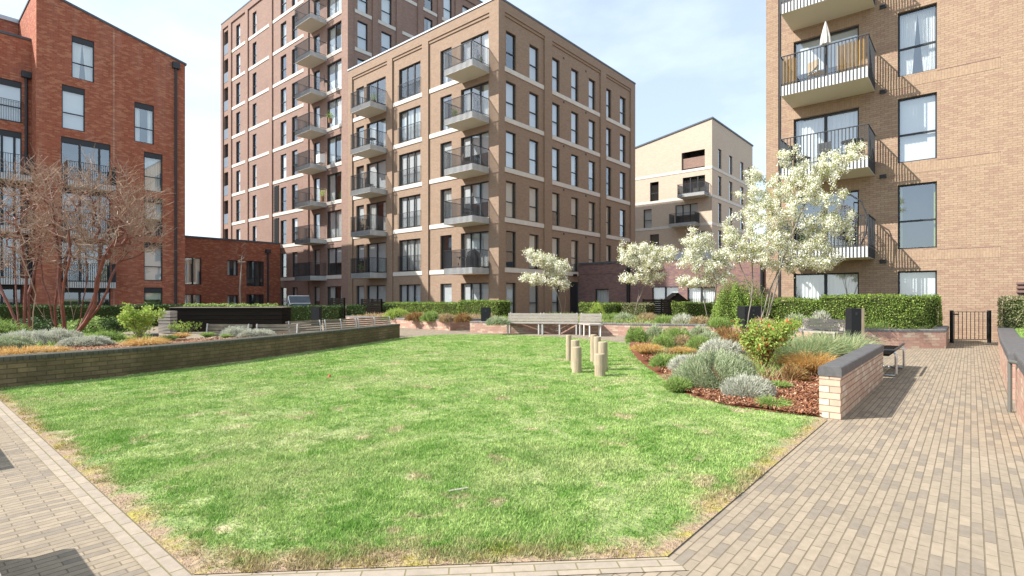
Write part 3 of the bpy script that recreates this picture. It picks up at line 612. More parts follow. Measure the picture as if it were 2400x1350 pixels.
# ------------------------------------------------------------------ ground
def sheet(name, poly, z, m):
    mb = MB(); mb.quad([(x, y, z) for x, y in poly]); return struct(mb.build(name, m))
sheet('ground', [(-600, -600), (900, -600), (900, 900), (-600, 900)], -.06, M['farground'])
def spl(pts, n=6):
    P = [Vector((*p, 0)) for p in pts]; o = []
    for i in range(len(P) - 1):
        a, b, c, d = P[max(i - 1, 0)], P[i], P[i + 1], P[min(i + 2, len(P) - 1)]
        for k in range(n):
            t = k / n; q_ = .5 * ((2 * b) + (c - a) * t + (2 * a - 5 * b + 4 * c - d) * t * t + (3 * b - a - 3 * c + d) * t ** 3); o.append((q_.x, q_.y))
    o.append(pts[-1]); return o
wallL = spl([(-1.5, 11.1), (1.12, 11.25), (3.08, 11.49), (5.88, 12.42), (8.8, 13.65), (11.46, 14.9)])
lawn_far = spl([(11.46, 14.9), (13.5, 14.85), (14.9, 13.4), (15.3, 11.2), (15.1, 9.2), (14.45, 7.75)])
bed_edge = spl([(14.45, 7.75), (12.9, 6.9), (10.7, 5.5), (8.85, 4.15), (7.55, 3.2), (7.05, 2.4), (7.0, 1.8), (7.05, 1.32)])
wl = [p for p in wallL if p[0] > 1.0]
LAWN = [(1.0, 2.97), (1.0, 11.24)] + wl + lawn_far[1:] + bed_edge[1:] + [(6.95, 1.24), (2.73, 1.24)]
sheet('paving', [(-30, -25), (70, -25), (70, 70), (-30, 70)], 0, M['paver'])
sheet('path_border', [(.857, 2.91), (1.0, 2.97), (1.0, 11.24), (.857, 11.24)], .004, M['paver_y'])
sheet('path_border', [(.857, 2.91), (2.67, 1.097), (2.73, 1.24), (1.0, 2.97)], .004, M['paver_d'])
sheet('lawn', LAWN, .008, M['lawn'])
def inpoly(X, Y, poly):
    r_ = np.zeros(len(X), bool); n = len(poly)
    for i in range(n):
        x1, y1 = poly[i]; x2, y2 = poly[(i + 1) % n]
        c = ((y1 > Y) != (y2 > Y)) & (X < (x2 - x1) * (Y - y1) / ((y2 - y1) if y2 != y1 else 1e-9) + x1); r_ ^= c
    return r_
def vnoise(X, Y, s, seed):   # smooth value noise
    g = np.random.default_rng(seed).random((128, 128)); x = (X * s) % 127; y = (Y * s) % 127; xi = x.astype(int); yi = y.astype(int); fx = x - xi; fy = y - yi
    fx = fx * fx * (3 - 2 * fx); fy = fy * fy * (3 - 2 * fy); x1 = (xi + 1) % 128; y1 = (yi + 1) % 128
    return (g[xi, yi] * (1 - fx) + g[x1, yi] * fx) * (1 - fy) + (g[xi, y1] * (1 - fx) + g[x1, y1] * fx) * fy
def tri_mesh(name, V, k, mats, smooth=False, parent=None):
    """V: (n, k, 3) polygons of k corners -> fast mesh"""
    n = len(V); me = bpy.data.meshes.new(name); v = V.reshape(-1, 3).astype(np.float32)
    if parent is not None: v = v - np.array(parent.location, dtype=np.float32)
    me.vertices.add(n * k); me.vertices.foreach_set('co', v.ravel()); me.loops.add(n * k); me.loops.foreach_set('vertex_index', np.arange(n * k, dtype=np.int32))
    me.polygons.add(n); me.polygons.foreach_set('loop_start', np.arange(0, n * k, k, dtype=np.int32)); me.polygons.foreach_set('loop_total', np.full(n, k, dtype=np.int32))
    for m in (mats if isinstance(mats, list) else [mats]): me.materials.append(m)
    me.update(); me.validate(); o = bpy.data.objects.new(name, me); C.objects.link(o)
    if parent is not None: o.parent = parent
    return o
# grass blades: dense near, thinner far, bare near the trodden edges
def grass():
    n = 1900000; t = NPR.random(n) ** 1.35 * 21 + 2.2; a = (NPR.random(n) - .5) * 2.2; X = t * (fw[0] + a * rt[0]); Y = t * (fw[1] + a * rt[1])
    ok = inpoly(X, Y, LAWN); X, Y, t = X[ok], Y[ok], t[ok]
    d = np.minimum(np.minimum(X - 1.0, Y - 1.24), (X + Y - 3.97) * .707); nz_ = vnoise(X, Y, 1.6, 3) * .4 + vnoise(X, Y, 5, 4) * .3 + vnoise(X, Y, 13, 6) * .3
    p = np.clip((d - .02) / .25 + (nz_ - .5) * 2.2, .02, 1) * np.clip(.3 + 2.2 * (nz_ - .25), .12, 1)
    ok = NPR.random(len(X)) < p; X, Y, t, nz_ = X[ok], Y[ok], t[ok], nz_[ok]; n = len(X)
    h = (.010 + .016 * NPR.random(n)) * (.35 + 1.3 * nz_); wd = .0026 + .0011 * t * .5; an = NPR.random(n) * 6.283; la = NPR.random(n) * 6.283; le = h * (.2 + .9 * NPR.random(n))
    V = np.zeros((n, 3, 3), dtype=np.float32); V[:, 0, 0] = X - np.cos(an) * wd; V[:, 0, 1] = Y - np.sin(an) * wd; V[:, 1, 0] = X + np.cos(an) * wd; V[:, 1, 1] = Y + np.sin(an) * wd
    V[:, 2, 0] = X + np.cos(la) * le; V[:, 2, 1] = Y + np.sin(la) * le; V[:, :2, 2] = .006; V[:, 2, 2] = .008 + h
    o = tri_mesh('grass', V, 3, M['blade']); tag(o, 'short patchy green grass of the lawn with worn dry spots', 'grass', kind='stuff')
grass()
# mulch bed
BED = bed_edge + [(11.6, 1.34), (13.5, 2.0), (15.4, 3.2), (16.4, 4.8), (16.2, 6.6), (15.3, 7.7)]
def bedz(X, Y): return .03 + .16 * np.clip(np.minimum(np.minimum((Y - 1.3) * .4, (X - 7) * .25), (16.5 - X) * .3), 0, 1)
def mulch():
    mb = MB(); xs = np.linspace(6.9, 16.6, 60); ys = np.linspace(1.25, 8, 44); GX, GY = np.meshgrid(xs, ys, indexing='ij'); ins = inpoly(GX.ravel(), GY.ravel(), BED).reshape(GX.shape); Z = bedz(GX, GY) + (vnoise(GX, GY, 3, 8) - .5) * .03
    mb.quad([(x, y, .016) for x, y in BED])
    for i in range(59):
        for j in range(43):
            if ins[i, j] and ins[i + 1, j] and ins[i, j + 1] and ins[i + 1, j + 1]: mb.quad([(GX[a, b], GY[a, b], Z[a, b]) for a, b in ((i, j), (i + 1, j), (i + 1, j + 1), (i, j + 1))])
    struct(mb.build('planting_bed', M['mulch']))
    n = 130000; X = 6.8 + NPR.random(n) ** 1.25 * 9.6; Y = 1.2 + NPR.random(n) * 6.7; ok = inpoly(X, Y, [(x + .05 * math.sin(7 * y), y) for x, y in BED]); X, Y = X[ok], Y[ok]; n = len(X); Z = np.maximum(bedz(X, Y), .03) + .012 + NPR.random(n) * .02
    tri_chips('bark_chips', X, Y, Z, .012, .032, M['chip'], 'loose reddish bark chips covering the planting bed', 'bark mulch')
def tri_chips(name, X, Y, Z, w0, l0, m, label, cat):
    n = len(X); a = NPR.random(n) * 6.283; l = l0 * (.5 + NPR.random(n)); w_ = w0 * (.5 + NPR.random(n)); tz = (NPR.random(n) - .5) * .03; V = np.zeros((n, 4, 3), dtype=np.float32)
    for k, (sx, sy) in enumerate(((-1, -1), (1, -1), (1, 1), (-1, 1))):
        V[:, k, 0] = X + np.cos(a) * l * sx * .5 - np.sin(a) * w_ * sy * .5; V[:, k, 1] = Y + np.sin(a) * l * sx * .5 + np.cos(a) * w_ * sy * .5; V[:, k, 2] = Z + tz * sx + (NPR.random(n) - .5) * .012
    tag(tri_mesh(name, V, 4, m), label, cat, kind='stuff')
mulch()
# ------------------------------------------------------------------ low brick walls
def wall_path(name, pts, z1, wd, m, label, mc='coping_b', cop=.06, side=1, over=.012, zc=None):
    """wall whose visible face runs along pts, body on the side given; coping proud of it"""
    P = [Vector((*p, 0)) for p in pts]; Nn = []
    for i in range(len(P)):
        d = (P[min(i + 1, len(P) - 1)] - P[max(i - 1, 0)]).normalized(); Nn.append(Vector((-d.y, d.x, 0)) * side)
    o = empty(name, (P[0].x, P[0].y, 0), label, 'low wall')
    def ribbon(off0, off1, z0, z1_, mm, nm, rnd=0):
        mb = MB(); L = 0; uvs = []
        A = [p + n_ * off0 for p, n_ in zip(P, Nn)]; B = [p + n_ * off1 for p, n_ in zip(P, Nn)]
        dA = (A[1] - A[0]).normalized() * over if zc is None else Vector(); A[0] = A[0] - dA * (1 if nm == 'coping' else 0); B[0] = B[0] - dA * (1 if nm == 'coping' else 0)
        prof = [(0, z0), (0, z1_ - rnd), (rnd * .3 / max(abs(off1 - off0), .01), z1_ - rnd * .3), (rnd / max(abs(off1 - off0), .01), z1_), (1 - rnd / max(abs(off1 - off0), .01), z1_), (1 - rnd * .3 / max(abs(off1 - off0), .01), z1_ - rnd * .3), (1, z1_ - rnd), (1, z0)] if rnd else [(0, z0), (0, z1_), (1, z1_), (1, z0)]
        for i in range(len(P) - 1):
            seg = (P[i + 1] - P[i]).length
            for (a, b) in zip(prof, prof[1:]):
                pt = lambda k, pr: tuple((A[k].lerp(B[k], pr[0]))[:2]) + (pr[1],)
                q4 = [pt(i, a), pt(i + 1, a), pt(i + 1, b), pt(i, b)]; mb.quad(q4 if side < 0 else q4[::-1])
                va, vb = a[1] + a[0] * abs(off1 - off0), b[1] + b[0] * abs(off1 - off0); u4 = [(L, va), (L + seg, va), (L + seg, vb), (L, vb)]; uvs += u4 if side < 0 else u4[::-1]
            L += seg
        for k, rev in ((0, 0), (len(P) - 1, 1)):
            q4 = [tuple((A[k].lerp(B[k], a[0]))[:2]) + (a[1],) for a in prof]; mb.quad(q4[::-1] if rev else q4)
            u4 = [(a[0] * abs(off1 - off0), a[1]) for a in prof]; uvs += u4[::-1] if rev else u4
        ob = mb.build(nm, mm, o, smooth=False); ob.data.uv_layers[0].data.foreach_set('uv', np.array(uvs, dtype=np.float32).ravel())
    ribbon(0, wd, 0, z1 - cop, M[m], 'brickwork'); ribbon(-over, wd + over, z1 - cop + .001, z1, M[mc], 'coping', .025)
    return o
wall_path('garden_wall', wallL, .49, .33, 'mossy', 'long mossy dark brick wall along the left side of the lawn, shaded, with red barked trees behind', 'coping_m', side=1, cop=.07)
wall_path('garden_wall', [(7.08, 1.13), (11.0, 1.13)], .60, .215, 'pale', 'short pale brick wall with smooth grey coping at the corner of the planting bed by the path', 'coping', cop=.11, side=1, over=.012)
PA = [(15.4, 24.5), (15.41, 16.64), (17.6, 16.64)]
wall_path('garden_wall', PA, .45, .22, 'pink', 'pink brick planter wall below the far lit hedge, left of the bench', side=1)
PB = [(17.0, 15.3), (15.2, 15.25), (15.7, 13.7), (16.9, 12.2), (17.35, 10.6), (17.66, 9.4), (19.0, 7.0), (18.9, 5.2), (17.9, 3.4), (17.55, 2.3)]
wall_path('garden_wall', PB, .45, .22, 'pink', 'long pink brick planter wall behind the curved timber bench', side=1)
PC = [(17.57, 2.28), (18.0, 1.5), (18.86, .52), (21.3, .52)]
wall_path('garden_wall', PC, .52, .3, 'pink', 'pink brick planter wall with angled corner left of the iron gate', side=1)
wall_path('garden_wall', [(21.9, -.62), (14.4, -.46)], .5, .34, 'pink', 'far length of stepped brick wall with broad grey coping, right of the gate', 'coping', side=1, cop=.1)
wall_path('garden_wall', [(14.38, -.44), (10.0, -.40)], .62, .42, 'pink', 'middle length of stepped brick wall with broad grey coping at the right edge', 'coping', side=1, cop=.1)
wall_path('garden_wall', [(9.2, -.42), (6.5, -.42)], .72, .45, 'pink', 'near brick pier with rounded grey coping cut by the right edge', 'coping', side=1, cop=.12)
def soil(name, poly, z, lbl=None):
    mb = MB(); mb.quad([(x, y, z) for x, y in poly]); struct(mb.build(name, M['soil']))
soil('planter_soil', [(-6, 21)] + [(-6, 11.4), (-1.5, 11.35)] + [(x - .1, y + .28) for x, y in wallL[2:]][:22] + [(5.0, 13.6), (4.2, 16.5), (3.5, 19), (-6, 21)], .40)
soil('planter_soil', [(15.6, 24.5), (15.6, 16.8), (22.5, 16.8), (22.5, 24.5)], .38)
soil('planter_soil', [(17, 15.1), (15.4, 15.05), (15.9, 13.8), (17.1, 12.3), (17.55, 10.7), (17.9, 9.4), (19.2, 7), (19.1, 5.2), (18.1, 3.3), (17.8, 2.3), (18.2, 1.6), (18.95, .8), (22.9, .8), (22.9, 21), (19, 21)], .38)
sheet('side_lawn', [(22.8, -6), (22.8, -.9), (14.3, -.82), (10, -.8), (10, -6)], .47, M['sidegrass'])
# ------------------------------------------------------------------ vegetation tools
def qmesh(name, parts, mats, parent=None):
    """parts: list of (array (n,4,3), material index)"""
    V = np.concatenate([p[0] for p in parts]); o = tri_mesh(name, V, 4, mats, parent=parent)
    o.data.polygons.foreach_set('material_index', np.concatenate([np.full(len(p[0]), p[1], dtype=np.int32) for p in parts])); return o
def rdir(n):
    v = NPR.normal(size=(n, 3)); return v / np.linalg.norm(v, axis=1)[:, None]
def leafq(P, s, n_bias=None, asp=.6, fold=0.):
    n = len(P); a = rdir(n)
    if n_bias is not None: a = a * .8 + n_bias; a /= np.linalg.norm(a, axis=1)[:, None]
    b = np.cross(a, rdir(n)); b /= np.linalg.norm(b, axis=1)[:, None]; c = np.cross(a, b); s = np.broadcast_to(np.asarray(s), (n,)) * (.6 + .8 * NPR.random(n)); s = s[:, None]
    V = np.stack([P - b * s * .5, P - c * s * asp * .5 + b * s * .05, P + b * s * .5, P + c * s * asp * .5 + b * s * .05], 1); return V.astype(np.float32)
def bladeq(P, D, L, wd, droop=.5):
    """arching blades: 3 quads each from root P in direction D"""
    n = len(P); side = np.cross(D, rdir(n)); side /= np.linalg.norm(side, axis=1)[:, None] + 1e-9; out_ = []; L = np.broadcast_to(np.asarray(L), (n,))[:, None]; pts = []
    for t in (0, .4, .75, 1.0):
        q_ = P + D * L * t; q_[:, 2] -= (droop * L[:, 0] * t * t); pts.append(q_)
    ws_ = (wd, wd * .9, wd * .6, wd * .12)
    for k in range(3): out_.append(np.stack([pts[k] - side * ws_[k], pts[k] + side * ws_[k], pts[k + 1] + side * ws_[k + 1], pts[k + 1] - side * ws_[k + 1]], 1))
    return np.concatenate(out_).astype(np.float32)
def dome(c, rx, ry, h, n=10, m=5, lob=.15, z0=0):
    Q = []; ph = NPR.random() * 6
    def p(i, j):
        a = 2 * math.pi * i / n; b = math.pi / 2 * j / m; k = 1 + lob * math.sin(3 * a + ph)
        return (c[0] + rx * k * math.cos(a) * math.cos(b), c[1] + ry * k * math.sin(a) * math.cos(b), c[2] + z0 + h * math.sin(b))
    for i in range(n):
        for j in range(m): Q.append([p(i, j), p(i + 1, j), p(i + 1, j + 1), p(i, j + 1)])
    return np.array(Q, dtype=np.float32)
def dome_pts(c, rx, ry, h, n, lob=.2):
    d = rdir(n); d[:, 2] = np.abs(d[:, 2]); a = np.arctan2(d[:, 1], d[:, 0]); ph = NPR.random(3) * 6
    k = 1 + lob * (np.sin(3 * a + ph[0]) * .5 + np.sin(5 * a + ph[1] + 4 * d[:, 2]) * .5 + .5 * np.sin(9 * a + 7 * d[:, 2] + ph[2])); k = k * (.86 + .14 * NPR.random(n))
    return np.stack([c[0] + d[:, 0] * rx * k, c[1] + d[:, 1] * ry * k, c[2] + d[:, 2] * h * k], 1), d
def mound(name, c, rx, ry, h, m, label, n=2600, L=.09, wd=.006, core='core', cat='shrub', group=None, leafy=False, ls=.03):
    P, D = dome_pts(c, rx * .93, ry * .93, h * .92, n); D2 = D * .7 + rdir(n) * .55 + np.array([0, 0, .45]); D2 /= np.linalg.norm(D2, axis=1)[:, None]
    if leafy: parts = [(leafq(P + D2 * L * .3, ls, D), 0), (leafq(P - D * rx * .12, ls, None), 0)]
    else: parts = [(bladeq(P - D2 * L * .4, D2, L * (.7 + .6 * NPR.random(n)), wd, .1), 0)]
    o = qmesh(name, parts, [M[m]]); tag(o, label, cat, group)
    k = qmesh('stems', [(dome(c, rx * .7, ry * .7, h * .7, 12, 5), 0)], [M[core]]); k.parent = o; return o  # the stems part is a solid dark dome added to keep gaps dark
def tuft(name, c, r, h, m, label, n=700, wd=.005, droop=.75, lean=.9, cat='grass tuft', group=None, spread=None):
    a = NPR.random(n) * 6.283; rr = r * .35 * np.sqrt(NPR.random(n)) if spread is None else spread * np.sqrt(NPR.random(n)); P = np.stack([c[0] + rr * np.cos(a), c[1] + rr * np.sin(a), np.full(n, c[2])], 1)
    a2 = a + (NPR.random(n) - .5) * 1.2; ln = lean * NPR.random(n) ** .7; D = np.stack([np.cos(a2) * ln, np.sin(a2) * ln, np.ones(n)], 1); D /= np.linalg.norm(D, axis=1)[:, None]
    L = np.hypot(r, h) * (.6 + .5 * NPR.random(n)); o = tri_mesh(name, bladeq(P, D, L, wd, droop), 4, M[m]); tag(o, label, cat, group); return o
def bush(name, c, r, h, m, label, n=1600, ls=.05, stems=9, mstem='bark', cat='bush', group=None, top=None):
    """open leafy bush: leaves gathered along several upright stems"""
    o = empty(name, c, label, cat, group); mb = MB(); pts = []
    for k in range(stems):
        a = 6.283 * k / stems + random.random(); rr = r * random.uniform(.25, 1); hh = h * random.uniform(.65, 1); tip = Vector((c[0] + rr * math.cos(a), c[1] + rr * math.sin(a), c[2] + hh)); b = Vector(c); mid = b.lerp(tip, .5) + Vector((0, 0, .1 * h))
        mb.tube([b, mid, tip], [.012, .009, .004], 5, cap=False); nn = n // stems; t = NPR.random(nn) ** .6
        A = np.array(mid); B = np.array(tip); S = np.array(b); base = np.where(t[:, None] < .35, S + (A - S) * (t[:, None] / .35 * .7 + .3), A + (B - A) * ((t[:, None] - .35) / .65)); pts.append(base + NPR.normal(size=(nn, 3)) * r * .16 * (1.1 - t[:, None] * .5))
    mb.build('stems', M[mstem], o); P = np.concatenate(pts); P[:, 2] = np.maximum(P[:, 2], c[2] + .02); tri_mesh('foliage', leafq(P, ls, np.array([0, 0, .5])), 4, M[m], parent=o); return o
def hedge(name, p0, p1, wd, z0, z1, m, label, dens=900, ls=.05, core='core', wav=.05, group=None, soft=0):
    """clipped hedge from p0 to p1 (front face line), body to the left of it"""
    p0 = np.array(p0); p1 = np.array(p1); L = np.linalg.norm(p1 - p0); d = (p1 - p0) / L; nn = np.array([-d[1], d[0]]); o = empty(name, (p0[0], p0[1], z0), label, 'hedge', group); H_ = z1 - z0
    areas = [('f', L * H_), ('b', L * H_ * .4), ('t', L * wd), ('e', wd * H_), ('g', wd * H_)]; PT = []; NB = []
    for k, ar in areas:
        n = int(ar * dens); a, b = NPR.random(n), NPR.random(n)
        if k in 'fb': l, w_, z = a * L, np.full(n, 0 if k == 'f' else wd), b * H_; nv = np.array([*(-nn if k == 'f' else nn), .3])
        elif k == 't': l, w_, z = a * L, b * wd, np.full(n, H_); nv = np.array([0, 0, 1.])
        else: l, w_, z = np.full(n, 0 if k == 'e' else L), a * wd, b * H_; nv = np.array([*(-d if k == 'e' else d), .3])
        bump = (vnoise(l + 20 + p0[0], z * 1.0 + w_ + 10, 2.2, 5) - .5) * wav * 2 + (vnoise(l * 1 + 5, z + w_ + 3, 6, 6) - .5) * wav; off = bump + NPR.normal(size=n) * .022
        x = p0[0] + d[0] * l + nn[0] * w_ + nv[0] * off; y = p0[1] + d[1] * l + nn[1] * w_ + nv[1] * off; zz = z0 + z + (nv[2] if k == 't' else .2) * off
        PT.append(np.stack([x, y, zz], 1)); NB.append(np.broadcast_to(nv, (n, 3)))
    P = np.concatenate(PT); P[:, 2] -= soft * (NPR.random(len(P)) ** 3) * .1
    tri_mesh('foliage', leafq(P, ls, np.concatenate(NB) * .7), 4, M[m], parent=o)
    mb = MB(); mb.obox(p0, d, (.045, wd - .045), .045, L - .045, z0 - .1, z1 - .045); mb.build('stems', M[core], o); return o  # the stems part is a solid dark box added inside to block light
def skeleton(stems, attr, pw=.42, tip=.003, zpen=.8, rmin=.0025, bend=.12, step=.16, rnd=None):
    """stems: polylines; attr: (n,3) points the crown must reach. returns nodes, parents, radii, ends"""
    rnd = rnd or random.Random(3); nodes = []; par = []; start = []
    for st in stems:
        prev = -1
        for k, p in enumerate(st): nodes.append(np.array(p, float)); par.append(prev); start.append(k > len(st) * .35); prev = len(nodes) - 1
    A = attr.copy(); cap_ = len(nodes) + len(A) * 40; NB = np.zeros((cap_, 3)); n = len(nodes); NB[:n] = nodes; ok = np.zeros(cap_, bool); ok[:n] = start; PR = np.full(cap_, -1); PR[:n] = par
    d0 = np.min(np.linalg.norm(A[:, None, :] - NB[None, :n][:, ok[:n]], axis=2), axis=1); ends = []
    for i in np.argsort(d0):
        a = A[i]; V = a - NB[:n]; D = np.linalg.norm(V, axis=1); D = D + zpen * np.maximum(0, NB[:n, 2] - a[2] + .1 * D); D[~ok[:n]] = 1e9; j = int(np.argmin(D)); b = NB[j]; L = np.linalg.norm(a - b)
        if L < .02: continue
        k = max(1, int(L / step)); pv = b - NB[PR[j]] if PR[j] >= 0 else np.array([0, 0, 1.]); pv = pv / (np.linalg.norm(pv) + 1e-9); c = b + pv * L * .35 + np.array([rnd.uniform(-1, 1) for _ in range(3)]) * bend * L; last = j
        for q_ in range(1, k + 1):
            t = q_ / k; NB[n] = b * (1 - t) ** 2 + 2 * c * t * (1 - t) + a * t * t; PR[n] = last; ok[n] = True; last = n; n += 1
        ends.append(last)
    NB = NB[:n]; PR = PR[:n]; cnt = np.zeros(n); 
    kids = np.bincount(PR[PR >= 0], minlength=n); cnt[kids == 0] = 1
    for i in range(n - 1, -1, -1):
        if PR[i] >= 0: cnt[PR[i]] += cnt[i]
    return NB, PR, np.maximum(tip * cnt ** pw, rmin), ends
def skel_mesh(name, NB, PR, RD, m, parent, thin=None, mthin=None, sides=5):
    """tapered tubes along every edge; edges thinner than `thin` take the second material"""
    idx = np.where(PR >= 0)[0]; A = NB[PR[idx]]; B = NB[idx]; ra = np.minimum(RD[PR[idx]], RD[idx] * 1.6); rb = RD[idx]; d = B - A; l = np.linalg.norm(d, axis=1); k = l > 1e-5; A, B, ra, rb, d, l = A[k], B[k], ra[k], rb[k], d[k], l[k]; d = d / l[:, None]
    B = B + d * (rb * .3)[:, None]; up = np.where(np.abs(d[:, 2:3]) < .9, np.array([[0, 0, 1.]]), np.array([[1., 0, 0]])); u = np.cross(d, up); u /= np.linalg.norm(u, axis=1)[:, None]; v = np.cross(u, d); out_ = []; mi = []
    for (sel, sd) in ((rb > .012, 7), (rb <= .012, 3)):
        a, b, r0, r1, uu, vv = A[sel], B[sel], ra[sel][:, None], rb[sel][:, None], u[sel], v[sel]
        for q_ in range(sd):
            t0, t1 = 6.28318 * q_ / sd, 6.28318 * (q_ + 1) / sd; c0 = uu * math.cos(t0) + vv * math.sin(t0); c1 = uu * math.cos(t1) + vv * math.sin(t1)
            out_.append(np.stack([a + c0 * r0, b + c0 * r1, b + c1 * r1, a + c1 * r0], 1)); mi.append((rb[sel] < (thin or -1)).astype(np.int32))
    o = tri_mesh(name, np.concatenate(out_), 4, [M[m]] + ([M[mthin]] if mthin else []), parent=parent)
    if mthin: o.data.polygons.foreach_set('material_index', np.concatenate(mi))
    o.data.polygons.foreach_set('use_smooth', [True] * len(o.data.polygons)); return o
def crown_pts(blobs, t, n):
    """blobs: (px, py, rx, ry) ellipses measured on the photo, at distance t -> points inside ellipsoids standing there"""
    ar = np.array([b[2] * b[3] for b in blobs], float); k = NPR.choice(len(blobs), n, p=ar / ar.sum()); out_ = []
    for i in k:
        px, py, rx, ry = blobs[i][:4]; dt = blobs[i][4] if len(blobs[i]) > 4 else 0; x, y = at(px, t + dt); s = (t + dt) / F; c = np.array([x, y, zt(py, t + dt)]); v = rdir(1)[0] * NPR.random() ** .42; R_ = (rx + ry) / 2 * s
        out_.append(c + np.array([rt[0], rt[1], 0]) * v[0] * rx * s + np.array([fw[0], fw[1], 0]) * v[1] * R_ + np.array([0, 0, 1]) * v[2] * ry * s)
    return np.array(out_)
def blossom_tree(base, stems, blobs, t, n, label, fl=26, fs=.03, cr=.085, seed=1, leafr=.5, tip=.0035):
    o = empty('blossom_tree', base, label, 'tree'); A = crown_pts(blobs, t, n); NB, PR, RD, ends = skeleton(stems, A, tip=tip, rnd=random.Random(seed), bend=.15, step=.14)
    skel_mesh('trunk', NB, PR, RD, 'bark', o); E_ = NB[ends]; P0 = NB[PR[np.array(ends)]]; k = len(E_); ctr = np.concatenate([E_, (E_ + P0) / 2])
    P = np.repeat(ctr, fl, 0) + NPR.normal(size=(len(ctr) * fl, 3)) * cr * .55; tri_mesh('blossom', leafq(P, fs, None, .8), 4, M['petal'], parent=o)
    m_ = int(fl * leafr); P = np.repeat(ctr, m_, 0) + NPR.normal(size=(len(ctr) * m_, 3)) * cr * .7; tri_mesh('foliage', leafq(P, fs * 1.15, None, .5), 4, M['leaf_young'], parent=o); return o
def stem_px(pts, t):   # a stem drawn through photo points at given distances
    return [(*at(px, t + dt), zt(py, t + dt)) for px, py, dt in pts]
# ------------------------------------------------------------------ trees
T = 14.9
st = [stem_px(p, T) for p in (
    [(1752, 812, 0), (1750, 775, 0), (1755, 735, 0), (1762, 700, .1), (1752, 665, .1), (1738, 630, .1), (1722, 590, .1)],
    [(1762, 700, .1), (1764, 650, .3), (1762, 600, .4), (1758, 545, .4)],
    [(1764, 815, .2), (1775, 775, .2), (1790, 730, .2), (1800, 690, .2), (1818, 650, .2), (1835, 610, .2), (1850, 560, .2)],
    [(1780, 820, .4), (1783, 770, .5), (1785, 720, .6), (1786, 690, .6), (1805, 650, .8), (1830, 600, 1), (1855, 520, 1.1)],
    [(1790, 765, -.2), (1800, 725, -.3), (1806, 690, -.4), (1815, 660, -.5), (1838, 620, -.6), (1880, 570, -.6)],
    [(1792, 770, -.2), (1806, 722, -.3), (1822, 660, -.4), (1836, 606, -.5), (1860, 540, -.5), (1890, 470, -.4)])]
blossom_tree((*gp(1765, 815), 0), st, [(1850, 500, 105, 85), (1770, 560, 85, 55), (1925, 560, 75, 65), (1880, 430, 85, 50), (1850, 375, 22, 42), (1985, 370, 60, 16), (2000, 345, 30, 10, .2), (1725, 545, 42, 42), (1960, 510, 42, 30, .2), (1785, 475, 50, 45), (1772, 415, 22, 30), (1920, 400, 45, 38), (1850, 600, 120, 38), (1900, 620, 70, 18), (1838, 350, 12, 22), (1950, 400, 50, 14), (1740, 590, 50, 26), (1975, 455, 28, 14), (1960, 628, 22, 10), (1748, 400, 9, 20), (1736, 455, 14, 12)], T, 640,
    'largest white blossom tree, several grey stems rising from the planting bed by the path', fl=34, fs=.038, cr=.08, seed=2, leafr=.6)
T = 27
blossom_tree((*at(1310, T), .4), [stem_px(p, T) for p in ([(1318, 738, 0), (1313, 712, 0), (1305, 685, 0), (1295, 660, 0), (1275, 640, 0)], [(1322, 738, .1), (1326, 705, .1), (1322, 670, .1), (1310, 640, .1)])],
    [(1265, 605, 36, 18), (1300, 632, 38, 26), (1262, 652, 42, 15), (1310, 660, 28, 18), (1235, 650, 16, 10), (1290, 612, 26, 16), (1240, 592, 12, 9), (1320, 618, 12, 14)], T, 200, 'small white blossom tree leaning left, just right of the corner of the central block', fl=22, fs=.06, cr=.13, seed=4)
T = 24.2
blossom_tree((*at(1492, T), .4), [stem_px(p, T) for p in ([(1485, 745, 0), (1492, 715, 0), (1498, 685, 0), (1494, 660, 0), (1500, 635, 0)], [(1492, 715, 0), (1506, 680, .1), (1514, 655, .1), (1530, 630, .1)])],
    [(1510, 610, 55, 36), (1470, 600, 26, 20), (1550, 600, 36, 24), (1480, 652, 32, 14), (1530, 650, 32, 16), (1500, 580, 40, 14), (1575, 590, 16, 16), (1462, 575, 8, 10), (1510, 572, 5, 10)], T, 250, 'small white blossom tree with forked trunk, middle one of the three smaller blossom trees', fl=22, fs=.055, cr=.12, seed=5)
T = 21.3
blossom_tree((*at(1660, T), .4), [stem_px(p, T) for p in ([(1660, 752, 0), (1654, 725, 0), (1648, 695, 0), (1640, 665, 0), (1638, 630, 0)], [(1661, 752, 0), (1672, 730, 0), (1676, 695, 0), (1680, 665, 0), (1668, 630, 0)], [(1664, 752, 0), (1678, 728, .2), (1688, 690, .2), (1695, 655, .2)])],
    [(1640, 610, 42, 38), (1675, 640, 45, 30), (1620, 575, 26, 26), (1650, 565, 26, 16), (1615, 660, 28, 13), (1690, 610, 30, 30), (1625, 545, 10, 12), (1648, 658, 50, 14), (1600, 615, 18, 12)], T, 280, 'white blossom tree with three thin stems, between the middle blossom tree and the largest one', fl=22, fs=.05, cr=.11, seed=6)
